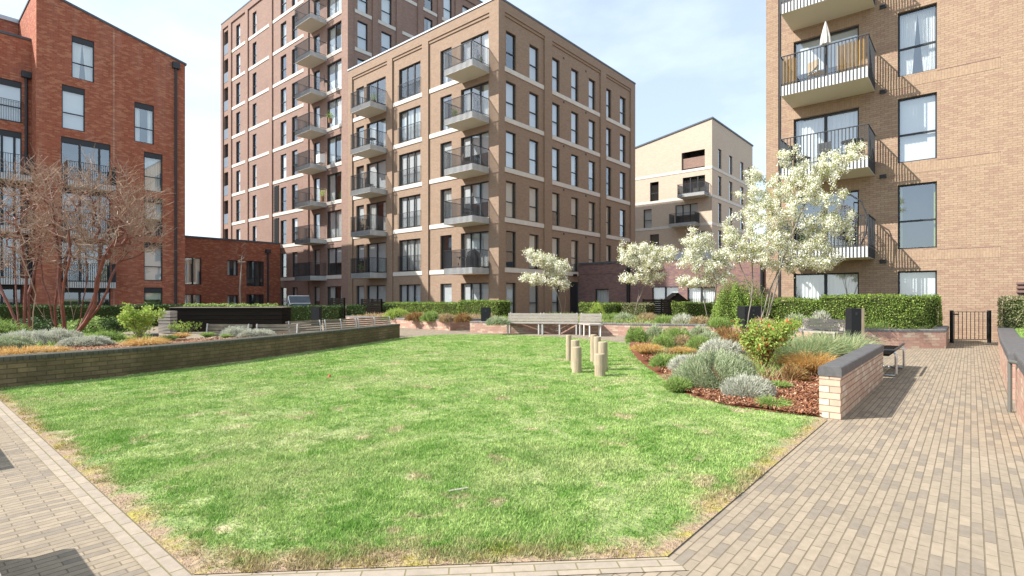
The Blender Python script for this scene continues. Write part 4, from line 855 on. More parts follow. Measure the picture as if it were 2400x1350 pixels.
def bare_tree(base, stems, blobs, t, n, label, seed):
    o = empty('bare_tree', base, label, 'tree'); A = crown_pts(blobs, t, n); NB, PR, RD, ends = skeleton(stems, A, pw=.46, tip=.0044, rmin=.0048, bend=.16, step=.13, zpen=1.0, rnd=random.Random(seed))
    # short straight side twigs on the outer branches
    thin = np.where((RD < .014) & (PR >= 0))[0]; pick = NPR.choice(thin, min(len(thin), int(n * 2.2))); B = NB[pick]; D = B - NB[PR[pick]]; D /= np.linalg.norm(D, axis=1)[:, None] + 1e-9
    D = D * .9 + rdir(len(pick)) * .5 + np.array([0, 0, .35]); D /= np.linalg.norm(D, axis=1)[:, None]; L = (.16 + .3 * NPR.random(len(pick)))[:, None]; T1 = B + D * L * .5 + NPR.normal(size=B.shape) * .012; T2 = T1 + D * L * .5 + NPR.normal(size=B.shape) * .02
    n0 = len(NB); k = len(pick); NB = np.concatenate([NB, T1, T2]); PR = np.concatenate([PR, pick, np.arange(n0, n0 + k)]); RD = np.concatenate([RD, np.full(k, .0044), np.full(k, .0036)])
    skel_mesh('trunk', NB, PR, RD, 'bark_red', o, .013, 'twig'); return o
T = 14.3
def S(*a, dt=0): return stem_px([(x, y, d + dt) for x, y, d in a], T)
bare_tree((*at(45, T), .4), [S((46, 785, 0), (38, 755, 0), (25, 725, 0), (10, 695, 0), (-10, 650, .1), (-30, 590, .2)), S((46, 785, .2), (42, 740, .3), (38, 700, .4), (36, 640, .5), (30, 580, .5)), S((57, 782, .1), (57, 740, .1), (58, 700, .1), (62, 655, .1), (55, 600, .1), (45, 540, .1)), S((70, 780, .2), (68, 740, .2), (66, 690, .2), (76, 660, .3), (90, 600, .4), (95, 540, .4)), S((76, 778, -.2), (78, 730, -.2), (84, 690, -.2), (70, 650, -.3), (50, 600, -.4))],
    [(30, 520, 80, 110), (90, 480, 60, 100), (-40, 560, 60, 90), (60, 420, 40, 60), (20, 620, 60, 40), (-90, 600, 50, 70), (85, 395, 20, 40)], T, 1000, 'leafless red barked tree with many stems, leftmost, cut by the left edge', 3)
bare_tree((*at(130, T), .4), [S((135, 775, .3), (122, 745, .3), (115, 700, .3), (100, 660, .3), (95, 600, .3), (110, 540, .3)), S((152, 782, 0), (148, 740, 0), (142, 700, 0), (137, 660, 0), (140, 610, 0), (132, 560, 0), (125, 500, 0)), S((130, 772, .4), (105, 745, .5), (85, 715, .5), (70, 690, .5), (55, 660, .6)), S((132, 775, .2), (128, 720, .1), (135, 670, .1), (150, 620, .1), (170, 560, .1)), S((152, 780, 0), (146, 715, -.3), (150, 660, -.4), (165, 600, -.5), (160, 540, -.6))],
    [(150, 500, 75, 100), (110, 560, 60, 60), (195, 520, 50, 80), (130, 420, 50, 40), (170, 610, 50, 35), (210, 440, 30, 40)], T, 1050, 'leafless red barked tree with many stems, middle of the three bare trees', 4)
bare_tree((*at(170, T), .4), [S((172, 790, 0), (190, 765, 0), (205, 735, 0), (218, 705, 0), (228, 675, 0), (232, 640, 0), (234, 600, 0), (240, 560, 0)), S((174, 788, .2), (188, 750, .2), (192, 715, .2), (200, 680, .2), (206, 640, .2), (200, 590, .2)), S((176, 785, .1), (172, 745, .1), (165, 710, .1), (160, 680, .1), (157, 640, .1), (175, 590, .1)), S((176, 788, 0), (205, 755, 0), (232, 720, 0), (250, 685, 0), (258, 655, 0), (275, 620, .1), (300, 590, .2)), S((172, 790, -.2), (200, 755, -.2), (222, 715, -.2), (226, 660, -.3), (245, 600, -.4), (270, 560, -.4))],
    [(265, 540, 80, 75), (320, 500, 45, 60), (230, 590, 60, 40), (345, 540, 38, 50), (290, 440, 35, 50), (240, 480, 50, 60), (365, 470, 14, 30), (350, 585, 30, 12), (215, 420, 18, 50)], T, 1350, 'leafless red barked tree leaning right over the mossy wall, rightmost of the bare trees', 5)
# slim young tree against the low red link building
o = empty('young_tree', (*at(563, 30), 0), 'slim pale trunked young tree before the low red link building', 'tree')
NB, PR, RD, _ = skeleton([stem_px([(563, 755, 0), (564, 720, 0), (562, 680, 0), (565, 640, 0), (567, 600, 0)], 30)], crown_pts([(566, 600, 14, 22), (572, 575, 6, 14)], 30, 40), tip=.006, rmin=.006)
RD = np.where(NB[:, 2] < 3.4, np.maximum(RD, .045), RD); skel_mesh('trunk', NB, PR, RD, 'bark', o)
# ------------------------------------------------------------------ hedges
hedge('hedge', (19.0, 26.2), (19.0, 19.9), 1, .3, 1.08, 'leaf_hedge', 'long sunlit clipped hedge behind the pink planter wall, left of centre', 650, .055)
hedge('hedge', (18.9, 19.8), (18.9, 17.1), 1, .3, 1.22, 'leaf_hedge', 'short taller sunlit hedge block by the corner of the central block', 650, .055)
hedge('hedge', (24.5, 16.2), (24.5, 13.9), 1, .3, 1.07, 'leaf_hedge', 'small sunlit hedge right of the bench, before the plum brick wall', 600, .06)
hedge('hedge', (24.4, 13.5), (24.4, 12.2), 1, .3, 1.07, 'leaf_hedge2', 'small duller hedge behind the trunk of the middle blossom tree', 600, .06)
hedge('hedge', (24.5, 10.9), (24.5, 8.8), 1, .3, 1.13, 'leaf_hedge', 'clipped hedge between the dark slatted fence and the round bush', 600, .055)
hedge('hedge', (21.0, 6.2), (21.0, 4.0), 1, .3, 1.3, 'leaf_hedge', 'mixed hedge length behind the stems of the largest blossom tree', 900, .05, wav=.07)
hedge('hedge', (20.6, 3.9), (20.6, .75), 1, .3, 1.43, 'leaf_hedge', 'big bright clipped hedge before the ground floor of the buff block', 1000, .05, wav=.06)
hedge('hedge', (21.6, -.7), (21.6, -4.2), 1, .45, 1.38, 'leaf_hedge2', 'mottled thin hedge right of the iron gate', 900, .05)
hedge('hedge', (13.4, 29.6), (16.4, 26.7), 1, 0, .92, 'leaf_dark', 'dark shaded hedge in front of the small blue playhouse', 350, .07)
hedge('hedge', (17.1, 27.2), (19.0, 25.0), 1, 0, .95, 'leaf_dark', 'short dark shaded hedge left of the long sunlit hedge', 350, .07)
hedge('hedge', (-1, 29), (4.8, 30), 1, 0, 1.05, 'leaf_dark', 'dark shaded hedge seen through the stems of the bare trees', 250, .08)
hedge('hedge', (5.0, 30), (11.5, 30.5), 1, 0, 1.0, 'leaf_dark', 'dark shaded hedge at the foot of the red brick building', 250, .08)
mound('round_bush', (*at(1730, 20), .35), 1.1, 1.05, 1.7, 'leaf_hedge', 'big round green bush left of the stems of the largest blossom tree', 9000, .1, cat='bush', leafy=True, ls=.05)
# ------------------------------------------------------------------ planting bed plants
def bp(px, py): x, y = gp(px, py, .12); return (x, y, float(bedz(np.array([x]), np.array([y]))[0]))
mound('shrub', bp(1680, 893), .62, .62, .48, 'sage', 'big rounded grey green shrub at the front of the planting bed', 15000, .075, .0042, 'core_b')
mound('shrub', bp(1752, 915), .34, .34, .25, 'silver', 'low silvery shrub joined to the right of the big grey green one', 6000, .07, .004, 'core_b')
mound('shrub', bp(1612, 868), .34, .36, .26, 'silver', 'silvery shrub behind the big grey green one, to its left', 5000, .07, .004, 'core_b')
mound('shrub', bp(1690, 845), .5, .45, .34, 'silver', 'wide pale silvery shrub behind the big grey green one', 6000, .075, .0045, 'core_b')
mound('shrub', bp(1492, 808), .32, .3, .42, 'greenf', 'dark green bushy shrub at the far left corner of the planting bed', 2200, .09, .006, 'core')
mound('shrub', bp(1535, 800), .34, .3, .46, 'sage', 'grey green shrub beside the one in the far left corner of the bed', 2200, .09, .006, 'core')
mound('shrub', bp(1585, 806), .5, .45, .42, 'greenf', 'fresh green shrub in the middle of the back row of the bed', 2600, .09, .006, 'core')
mound('shrub', bp(1640, 800), .5, .4, .48, 'sage', 'tall grey green shrub in the back row of the bed', 2600, .1, .006, 'core_b')
mound('shrub', bp(1700, 806), .48, .42, .46, 'redb', 'russet stemmed shrub left of the blossom tree stems', 2600, .13, .005, 'core_b')
mound('shrub', bp(1560, 858), .34, .3, .2, 'greenf', 'low green shrub near the left edge of the bed', 1800, .08, .006, 'core')
tuft('ornamental_grass', bp(1517, 836), .42, .34, 'straw', 'round straw coloured grass mound near the left corner of the bed', 1600, .004, .6)
tuft('ornamental_grass', bp(1600, 838), .3, .26, 'straw', 'small straw coloured grass tuft between green shrubs of the bed', 900, .004, .6)
tuft('ornamental_grass', bp(1900, 872), .50, .58, 'straw', 'large orange grass with arching blades beside the grey coping', 3200, .0038, .5, spread=.2)
tuft('ornamental_grass', bp(1885, 850), .7, .85, 'teal', 'tall loose blue green grass between the lime bush and the bollard', 2600, .004, .45, 1.0, spread=.4)
tuft('ornamental_grass', bp(1955, 850), .55, .95, 'teal', 'tall dark green grass at the foot of the dark bollard', 2200, .004, .4, .7, spread=.35)
tuft('ornamental_grass', bp(1985, 862), .4, .36, 'straw', 'pale straw grass leaning over the far end of the coping', 900, .0035, .6)
bush('bush', bp(1790, 868), .48, .86, 'leaf_lime_red', 'lime green bush with red stems in front of the blossom tree', 4600, .05, 20, 'bark_red')
bush('bush', bp(1760, 838), .4, .5, 'redb', 'low russet bush at the base of the blossom tree stems', 1500, .04, 12, 'bark_red')
bush('bush', bp(1830, 826), .45, .72, 'leaf_lime', 'lime green bush behind the red stemmed one, right of the tree stems', 2400, .05, 14, 'bark_red')
tuft('ornamental_grass', bp(1828, 903), .2, .16, 'greenf', 'small green tuft in the bark chips under the orange grass', 600, .004, .6)
tuft('ornamental_grass', bp(1815, 935), .24, .1, 'greenf', 'flat sprawling green tuft near the front of the bark chips', 420, .004, .5, 2)
tuft('ornamental_grass', bp(1575, 885), .26, .14, 'tanb', 'small dry brown tuft on the left edge of the bed', 500, .004, .7)
# left planter
def lp(px, py): x, y = gp(px, py, .42); return (x, y, .40)
mound('shrub', lp(0, 820), .5, .4, .27, 'sage', 'grey green shrub at the left edge on the mossy wall', 6500, .07, .0045, 'core_b')
mound('shrub', lp(60, 806), .7, .45, .28, 'silver', 'silvery shrub under the leftmost bare tree', 6500, .07, .0045, 'core_b')
mound('shrub', lp(125, 803), .6, .45, .31, 'silver', 'silvery shrub under the middle bare tree', 6500, .07, .0045, 'core_b')
mound('shrub', lp(205, 808), .5, .3, .19, 'silver', 'low silvery shrub under the rightmost bare tree', 5000, .065, .005, 'core_b')
mound('shrub', lp(-30, 790), .8, .6, .45, 'greenf', 'green shrub at the left edge behind the grey one', 2600, .1, .006, 'core')
tuft('ornamental_grass', lp(48, 832), .40, .17, 'straw', 'leftmost orange grass hanging over the mossy wall', 1900, .004, .6, 1.4, spread=.26)
tuft('ornamental_grass', lp(110, 828), .32, .16, 'straw', 'orange grass second from the left over the mossy wall', 1600, .004, .6, 1.4, spread=.2)
tuft('ornamental_grass', lp(345, 806), .4, .12, 'straw', 'flat orange grass on the bark left of the lime bush', 1200, .004, .6, 1.4, spread=.25)
tuft('ornamental_grass', lp(395, 797), .24, .16, 'greenf', 'green tuft right of the tall lime bush', 900, .004, .5, 1)
tuft('ornamental_grass', lp(425, 790), .26, .18, 'straw', 'small straw coloured tuft by the pale leaved seedling', 700, .004, .6, 1)
tuft('ornamental_grass', lp(487, 788), .2, .16, 'greenf', 'small round green tuft beside the dark timber planter', 800, .004, .5, 1)
tuft('ornamental_grass', lp(530, 790), .16, .12, 'greenf', 'tiny green tuft left of the silvery shrub on the wall', 500, .004, .5, 1)
mound('shrub', lp(552, 787), .36, .3, .25, 'silver', 'pale silvery shrub before the small slatted bench', 2400, .08, .005, 'core_b')
mound('shrub', lp(600, 787), .5, .25, .18, 'silver', 'long low silvery shrub on the wall before the slatted bench', 2600, .08, .005, 'core_b')
mound('shrub', lp(245, 798), .4, .3, .22, 'greenf', 'green leafy shrub left of the lime bush', 1700, .09, .006, 'core')
bush('bush', lp(325, 797), .48, .82, 'leaf_lime', 'tall lime green bush behind the mossy wall', 2600, .055, 10, 'bark')
bush('bush', lp(435, 783), .4, .36, 'leaf_lime', 'pale leaved seedling before the dark timber planter', 420, .05, 7, 'bark')
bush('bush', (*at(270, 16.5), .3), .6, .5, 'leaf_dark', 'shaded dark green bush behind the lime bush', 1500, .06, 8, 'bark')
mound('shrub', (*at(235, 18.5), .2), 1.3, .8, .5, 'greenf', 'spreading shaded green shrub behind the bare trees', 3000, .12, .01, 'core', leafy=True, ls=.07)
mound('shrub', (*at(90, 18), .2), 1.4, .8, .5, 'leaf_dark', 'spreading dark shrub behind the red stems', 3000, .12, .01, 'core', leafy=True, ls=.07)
# far planters: mixed low planting
def fp(px, t, z=.38): return (*at(px, t), z)
far = [(930, 25.5, .7, .5, 'leaf_lime', 'bright leafy shrub at the left end of the long sunlit hedge'), (975, 24.0, .5, .35, 'redb', 'reddish dry shrub in the far pink planter'), (1010, 23.4, .45, .4, 'greenf', 'green shrub in the far pink planter'), (1048, 22.8, .4, .3, 'tanb', 'dry tan shrub near the right end of the far pink planter'), (1085, 22.3, .4, .35, 'redb', 'russet shrub at the right end of the far pink planter'), (1165, 20.2, .5, .28, 'sage', 'low grey green shrub left of the timber bench'),
       (1435, 22.2, .7, .35, 'greenf', 'low green shrub right of the timber bench'), (1462, 21.6, .5, .4, 'sage', 'grey green shrub at the foot of the middle blossom tree'), (1518, 21.4, .6, .38, 'tanb', 'dry brown shrub right of the middle blossom tree'), (1560, 20.6, .6, .3, 'greenf', 'low green shrub before the dark slatted fence'), (1602, 20, .5, .38, 'silver', 'silvery shrub before the clipped hedge'), (1640, 19.6, .5, .3, 'tanb', 'straw coloured shrub before the third blossom tree'), (1690, 18.8, .5, .3, 'greenf', 'green shrub beneath the round bush'),
       (1400, 24.5, .45, .75, 'leaf_lime', 'upright yellow green shrub before the small sunlit hedge'), (1895, 17.6, .5, .35, 'greenf', 'green shrub behind the slatted bench back'), (1925, 18.0, .42, .55, 'silver', 'spiky silvery plant before the big bright hedge'), (1865, 18.3, .45, .45, 'sage', 'grey shrub before the mixed hedge length'), (2065, 17.2, .38, .3, 'greenf', 'green tufted shrub right of the dark bollard'), (2092, 17.7, .42, .5, 'sage', 'grey brown shrub in the right hand planter'), (2165, 17.6, .46, .42, 'tanb', 'russet twiggy shrub near the gate'), (1790, 16.9, .5, .35, 'tanb', 'brownish shrub between the tree stems and the planter wall')]
for (px, t, r, h, m, lb) in far: mound('shrub', fp(px, t), r, r * .85, h, m, lb, 1500, .13, .008, 'core_b' if m in ('tanb', 'redb', 'silver') else 'core')
def cover(name, poly, z, n, h, m, label, ls=.012):
    xs = [p[0] for p in poly]; ys = [p[1] for p in poly]; X = min(xs) + NPR.random(n) * (max(xs) - min(xs)); Y = min(ys) + NPR.random(n) * (max(ys) - min(ys)); ok = inpoly(X, Y, poly) & (NPR.random(n) < .2 + vnoise(X + 9, Y + 9, 1.3, 21)); X, Y = X[ok], Y[ok]; k = len(X)
    P = np.stack([X, Y, np.full(k, z)], 1); D = rdir(k) * .6 + np.array([0, 0, 1]); D /= np.linalg.norm(D, axis=1)[:, None]; hh = h * (.3 + vnoise(X, Y, 2, 22)) * (.5 + NPR.random(k)); tag(tri_mesh(name, bladeq(P, D, hh, ls, .2), 4, M[m]), label, 'ground cover', kind='stuff')
PBs = [(17.1, 15.1), (15.5, 15.05), (16, 13.8), (17.2, 12.3), (17.65, 10.7), (18, 9.4), (19.3, 7), (19.2, 5.2), (18.2, 3.3), (17.9, 2.3), (18.3, 1.6), (19.05, .85), (20.5, .9), (20.8, 6), (24, 8), (24, 17), (19, 17)]
cover('ground_cover', PBs, .37, 26000, .26, 'greenf', 'mixed low green planting filling the long pink planter')
cover('dry_cover', PBs, .37, 12000, .2, 'tanb', 'dry straw coloured stems among the low planting of the long pink planter')
cover('ground_cover', [(15.6, 24.4), (15.6, 16.8), (18.8, 16.8), (18.8, 24.4)], .37, 14000, .26, 'tanb', 'dry low planting filling the far pink planter')
cover('ground_cover', [(-5, 20.5), (-5, 14.2), (4.2, 14.2), (3.6, 18.5)], .38, 22000, .16, 'greenf', 'low green planting behind the bare trees')
cover('ground_cover', [(22.5, -5), (22.5, -1), (14.5, -.9), (10.3, -.85), (10.3, -5)], .46, 60000, .08, 'greenf', 'bright grass behind the stepped brick wall at the right')
lx = 1.5 + NPR.random(9000) * 8.5; ly = 11.3 + NPR.random(9000) * 3; okc = inpoly(lx, ly, [(x, y + .35) for x, y in wallL[6:]] + [(9, 15.4), (4, 14), (0, 13.5)])
tri_chips('bark_chips', lx[okc], ly[okc], np.full(okc.sum(), .415), .014, .035, M['chip'], 'bark chips on the raised bed behind the mossy wall', 'bark mulch')
# ------------------------------------------------------------------ timber posts on the lawn
for (px, yb, yt, r, lb) in ((1333, 847, 785, .062, 'far left pale timber post of the cluster on the lawn'), (1348, 866, 797, .085, 'second left timber post, taller, half behind the short one'), (1352, 874, 813, .088, 'short timber post at the front left of the cluster'),
                           (1391, 849, 784, .07, 'tall far timber post at the left of the right hand row'), (1400, 857, 789, .075, 'tall timber post second back in the right hand row'), (1413, 868, 801, .092, 'thick timber post just behind the frontmost short one'), (1406, 882, 829, .095, 'shortest timber post, nearest the camera')):
    x, y = gp(px, yb); t = x * fw[0] + y * fw[1]; h = zt(yt, t); mb = MB(); mb.tube([(x, y, -.05), (x, y, h * .5), (x, y, h - .012), (x, y, h)], [r, r * .99, r * .97, r * .9], 18)
    tag(mb.build('timber_post', M['wood_post'], smooth=False), lb, 'post', 'timber posts on the lawn')
# ------------------------------------------------------------------ benches
def bench(segs, back, label, m='wood_grey', depth=.5, hs=.45, hb=.82, nb=3, name='bench', ms='steel_w', lean=.10):
    """segs: list of ((x,y),(x,y)) front feet lines; sitting side to the right of the direction, body to the left"""
    o = empty(name, (*segs[0][0], 0), label, 'bench'); 
    for k, (a, b) in enumerate(segs):
        a = np.array(a); b = np.array(b); L = np.linalg.norm(b - a); d = (b - a) / L
        for j in range(5): mb = MB(); w0 = .02 + j * (depth - .06) / 5; mb.obox(a, d, (w0, w0 + (depth - .06) / 5 - .012), 0, L - .01, hs - .045, hs); mb.build('seat_slat', M[m], o)
        if back:
            for j in range(nb):
                z0 = hs + .03 + j * (hb - hs - .03) / nb; mb = MB(); q_ = depth - .05 + lean * (z0 - hs) / .35; mb.obox(a, d, (q_, q_ + .03), 0, L - .01, z0, z0 + (hb - hs - .03) / nb - .015); mb.build('back_slat', M[m], o)
        for l in ([.06, L / 2, L - .08] if L > 1.4 else [.05, L - .08]):
            mb = MB(); mb.obox(a, d, (.03, .07), l, l + .04, 0, hs - .05); mb.obox(a, d, (depth - .08, depth - .04), l, l + .04, 0, hs - .05); mb.obox(a, d, (.03, depth - .04), l, l + .04, hs - .075, hs - .047)
            if back: 
                dd = MB; nx, ny = -d[1], d[0]; p = lambda w_, z: (a[0] + d[0] * (l + .02) + nx * w_, a[1] + d[1] * (l + .02) + ny * w_, z); mb.tube([p(depth - .0, hs - .07), p(depth + .035 + lean * (hb - hs) / .35, hb)], .018, 6)
            mb.build('leg', M[ms], o)
    return o
bench([((15.35, 13.48), (16.0, 12.33)), ((16.0, 12.33), (16.72, 11.11)), ((16.72, 11.11), (17.08, 10.35))], True, 'long weathered timber bench with a bent right end, facing the lawn', hb=.80)
o = bpy.data.objects['bench']; mb = MB(); mb.prism([(16.70, 11.05), (16.30, 10.33), (16.62, 9.98), (17.06, 10.37)], .40, .447); mb.build('seat_end', M['wood_grey'], o)
for x, y in ((16.36, 10.36), (16.6, 10.06), (16.52, 10.7)):
    mb = MB(); mb.box(x - .02, y - .02, 0, x + .02, y + .02, .4); mb.build('leg', M['steel_w'], o)
def pxy(px, t): return at(px, t)
bench([(pxy(715, 15.1), pxy(612, 15.0)), (pxy(612, 15.0), pxy(508, 15.2))], True, 'small grey slatted bench seen from behind, left of the mossy bench', 'wood_moss', hb=.68, hs=.38, nb=3, lean=-.1)
bench([(pxy(893, 19.6), pxy(812, 18.0)), (pxy(812, 18.0), pxy(732, 16.6)), (pxy(732, 16.6), pxy(650, 15.6))], True, 'long slatted timber bench seen from behind with mossy slats, beyond the mossy wall', 'wood_moss', hb=.72, hs=.36, nb=5, lean=-.09)
bench([((17.2, 4.0), (16.7, 2.8))], True, 'pale slatted bench back half hidden by the tall grass of the bed', 'wood_grey', hb=.80)
# steel framed bench end beyond the coping
o = empty('steel_bench', (11.1, 1.15, 0), 'dark slatted bench with pale steel end frame beyond the short brick wall', 'bench')
mb = MB(); mb.box(11.08, 1.06, .40, 13.2, 1.5, .43); mb.build('seat', M['wood_dark'], o)
for x in (11.55, 13.0):
    mb = MB(); mb.tube([(x, 1.45, .02), (x, 1.02, .02), (x, 1.0, .05), (x, 1.0, .40), (x, 1.03, .43)], .022, 8); mb.build('leg', M['steel'], o)
mb = MB(); mb.tube([(11.3, 1.5, .47), (11.5, 1.02, .47), (13.2, 1.02, .47)], .02, 8); mb.build('arm_rail', M['rail'], o)
# timber raised planter and steps on the left
A, B_ = at(398, 21.6), at(660, 21.9); o = empty('timber_planter', (*A, 0), 'long dark stained timber planter box in shade behind the small grey bench', 'planter'); a = np.array(A); b = np.array(B_); L = np.linalg.norm(b - a); d = (b - a) / L
for j in range(6): mb = MB(); mb.obox(a, d, (0, 1.1), 0, L, .02 + j * .16, .02 + j * .16 + .15); mb.build('board', M['wood_dark'], o)
mb = MB(); mb.obox(a, d, (-.02, 1.12), -.02, L + .02, .975, 1.0); mb.build('cap', M['wood_moss'], o)
hedge('hedge', tuple(at(430, 22.6)), tuple(at(640, 22.8)), .6, .9, 1.08, 'greenf', 'low tufts of green growing out of the dark timber planter', 500, .06)
A2 = at(371, 20.5); o = empty('slatted_bin', (*A2, 0), 'grey slatted timber box at the left end of the dark planter', 'box')
for j in range(7): mb = MB(); mb.obox(np.array(A2), d, (0, .5), 0, .43, .04 + j * .12, .04 + j * .12 + (.09 if j < 5 else .11)); mb.build('slat', M['wood_grey'], o)
wall_path('step', [at(205, 16.4), at(372, 17.6)], .22, .4, 'coping', 'low dark sleeper edge between the bare trees and the timber planter', 'coping', cop=.05)
# ------------------------------------------------------------------ bollards, bins, gate
def bollard(px, t, z1, wd, label, wood=False, z0=0):
    x, y = at(px, t); o = empty('bollard', (x, y, z0), label, 'bollard'); mb = MB(); a = np.array((x, y)); d = np.array(rt); mb.obox(a, d, (-wd / 2, wd / 2), -wd / 2, wd / 2, z0, z1); mb.build('body', M['black'], o)
    if wood: mb = MB(); mb.obox(a, d, (-wd / 2, wd / 2), wd / 2 + .002, wd / 2 + .08, z0, z1); mb.build('timber_side', M['wood_post'], o)
    mb = MB(); mb.obox(a, d, (-wd / 2 - .006, -wd / 2 - .001), -.03, .03, z1 - .18, z1 - .1); mb.build('lamp_slot', M['frame'], o)
bollard(2000, 14.2, 1.11, .26, 'tall dark bollard with a timber side strip, behind the short brick wall', True)
bollard(1757, 18.3, 1.10, .6, 'wide black utility box behind the stems of the largest blossom tree', z0=.3)
bollard(1139, 21.5, 1.0, .38, 'small black bollard left of the timber bench, before the lit hedge', z0=.3)
bollard(742, 27.5, .92, .4, 'dark bollard before the shaded hedge near the playhouse')
gx0, gy0, gx1, gy1 = 21.35, .42, 22.05, -.42
o = empty('iron_gate', (gx0, gy0, 0), 'black iron gate with thin bars at the end of the paved path', 'gate'); d = np.array((gx1 - gx0, gy1 - gy0)); L = np.linalg.norm(d); d = d / L; a = np.array((gx0, gy0))
for l in (-.05, L): mb = MB(); mb.obox(a, d, (-.04, .04), l - .02, l + .04, 0, 1.0); mb.build('gate_post', M['black'], o)
mb = MB(); mb.obox(a, d, (-.01, .01), .02, L - .04, .95, .965); mb.obox(a, d, (-.01, .01), .02, L - .04, .10, .12); mb.build('gate_rail', M['black'], o)
for k in range(9): mb = MB(); l = .04 + k * (L - .1) / 8; mb.obox(a, d, (-.006, .006), l - .006, l + .006, .12, .95); mb.build('bar', M['black'], o)
mb = MB(); mb.obox(a, d, (-.03, .03), .0, .16, .86, .90); mb.build('latch', M['black'], o)
# handrail by the right wall
mb = MB(); mb.tube([(8.9, -.36, 0), (8.9, -.36, .62)], .022, 8); mb.tube([(8.9, -.36, .62), (8.5, -.42, .64)], .022, 8); tag(mb.build('metal_post', M['dull_steel']), 'grey metal post standing against the stepped brick wall at the right', 'post')
# fences and sheds of the ground floor gardens
def slat_fence(p0, p1, z1, label, m='wood_dark', n=12):
    o = empty('garden_fence', (*p0, 0), label, 'fence'); a = np.array(p0); b = np.array(p1); L = np.linalg.norm(b - a); d = (b - a) / L
    mb = MB()
    for j in range(n): z = .02 + j * z1 / n; mb.obox(a, d, (0, .025), 0, L, z, z + z1 / n - .02)
    mb.build('slat_panel', M[m], o)
    for l in (0, L / 2, L - .09): mb = MB(); mb.obox(a, d, (.027, .11), l, l + .09, 0, z1 + .02); mb.build('fence_post', M[m], o)
slat_fence(at(1506, 27.5), at(1592, 27.2), 1.3, 'dark slatted timber fence before the plum brick wall')
slat_fence(at(775, 33), at(806, 32.5), 1.35, 'tall black fence panel at the foot of the tower')
slat_fence(at(845, 31), at(893, 30), 1.3, 'dark fence panel left of the long sunlit hedge')
x, y = at(1588, 28.3); mb = MB(); nd = np.array(rt); nn_ = np.array(fw); pp = lambda l, q_, z: (x + rt[0] * l + fw[0] * q_, y + rt[1] * l + fw[1] * q_, z)
mb.obox(np.array((x, y)), nd, (0, .9), -.5, .5, 0, 1.2); mb.quad([pp(-.58, -.06, 1.18), pp(.58, -.06, 1.18), pp(0, -.06, 1.62)]); mb.quad([pp(.58, .96, 1.18), pp(-.58, .96, 1.18), pp(0, .96, 1.62)])
mb.quad([pp(-.6, -.08, 1.18), pp(0, -.08, 1.65), pp(0, .98, 1.65), pp(-.6, .98, 1.18)]); mb.quad([pp(0, -.08, 1.65), pp(.6, -.08, 1.18), pp(.6, .98, 1.18), pp(0, .98, 1.65)])
tag(mb.build('garden_shed', M['wood_dark']), 'small dark pointed shed behind the dark slatted fence', 'shed')
x, y = at(680, 37); o = empty('playhouse', (x, y, 0), 'small blue grey playhouse with white trim behind the shaded hedge', 'playhouse'); c4, s4 = math.cos(R(32)), math.sin(R(32))
D_ = (rt[0] * c4 + fw[0] * s4, rt[1] * c4 + fw[1] * s4); G_ = (-D_[1], D_[0]); P_ = lambda l, q_, z: (x + D_[0] * l + G_[0] * q_, y + D_[1] * l + G_[1] * q_, z); hw = .42; Lh = 1.15
mb = MB(); mb.obox(np.array((x, y)), np.array(D_), (-hw, hw), 0, Lh, 0, 1.02); mb.quad([P_(0, hw, 1.02), P_(0, -hw, 1.02), P_(0, 0, 1.42)]); mb.quad([P_(Lh, -hw, 1.02), P_(Lh, hw, 1.02), P_(Lh, 0, 1.42)]); mb.build('wall', M['bluegrey'], o)
mb = MB()
for sg in (-1, 1):
    for dz in (0, .04): mb.quad([P_(-.1, 0, 1.46 + dz), P_(Lh + .1, 0, 1.46 + dz), P_(Lh + .1, sg * (hw + .08), .98 + dz), P_(-.1, sg * (hw + .08), .98 + dz)])
mb.build('roof', M['roofm'], o); mb = MB()
for sg in (-1, 1): mb.tube([P_(-.12, sg * (hw + .08), .98), P_(-.12, 0, 1.47)], .035, 5); mb.tube([P_(-.02, sg * hw, 0), P_(-.02, sg * hw, 1.0)], .03, 5)
mb.tube([P_(-.12, 0, 1.5), P_(Lh + .1, 0, 1.5)], .03, 5); mb.tube([P_(-.1, -hw - .08, .99), P_(Lh + .1, -hw - .08, .99)], .025, 5); mb.tube([P_(-.03, -.2, .25), P_(-.03, -.2, .95), P_(-.03, .2, .95), P_(-.03, .2, .25)], .022, 5)
mb.build('trim', M['white'], o)
# ------------------------------------------------------------------ things on the balconies
bx = RTX - .85
z3 = 3 * FL + .08; x, y = RTX - 1.45, 3.95
o = empty('parasol', (x, y, z3), 'closed grey beige parasol standing on the third floor balcony at the right', 'parasol')
mb = MB(); mb.tube([(x, y, z3), (x, y, z3 + 1.3)], .02, 8); mb.build('pole', M['rail'], o)
mb = MB(); n0 = 16; prof = [(.09, 1.18), (.15, 1.22), (.13, 1.5), (.085, 1.75), (.03, 1.98), (.012, 2.05)]
for k, (r, z) in enumerate(prof):
    for i in range(n0): rr = r * (1 + (.28 if i % 2 else -.12) * (1 - k / 6)); mb.v.append((x + rr * math.cos(6.283 * i / n0), y + rr * math.sin(6.283 * i / n0), z3 + z))
for k in range(len(prof) - 1):
    for i in range(n0): mb.f.append((k * n0 + i, k * n0 + (i + 1) % n0, (k + 1) * n0 + (i + 1) % n0, (k + 1) * n0 + i)); mb.m.append(0)
mb.build('canopy', M['umb'], o)
def screen(y0, y1, z, h, label):
    mb = MB(); n = int(abs(y1 - y0) / .03)
    for i in range(n): yy = y0 + (y1 - y0) * (i + .5) / n; mb.tube([(RTX - 1.66, yy, z + .02), (RTX - 1.66, yy, z + h + .03 * math.sin(i * 2.1))], .012, 4)
    tag(mb.build('bamboo_screen', M['bamboo']), label, 'screen')
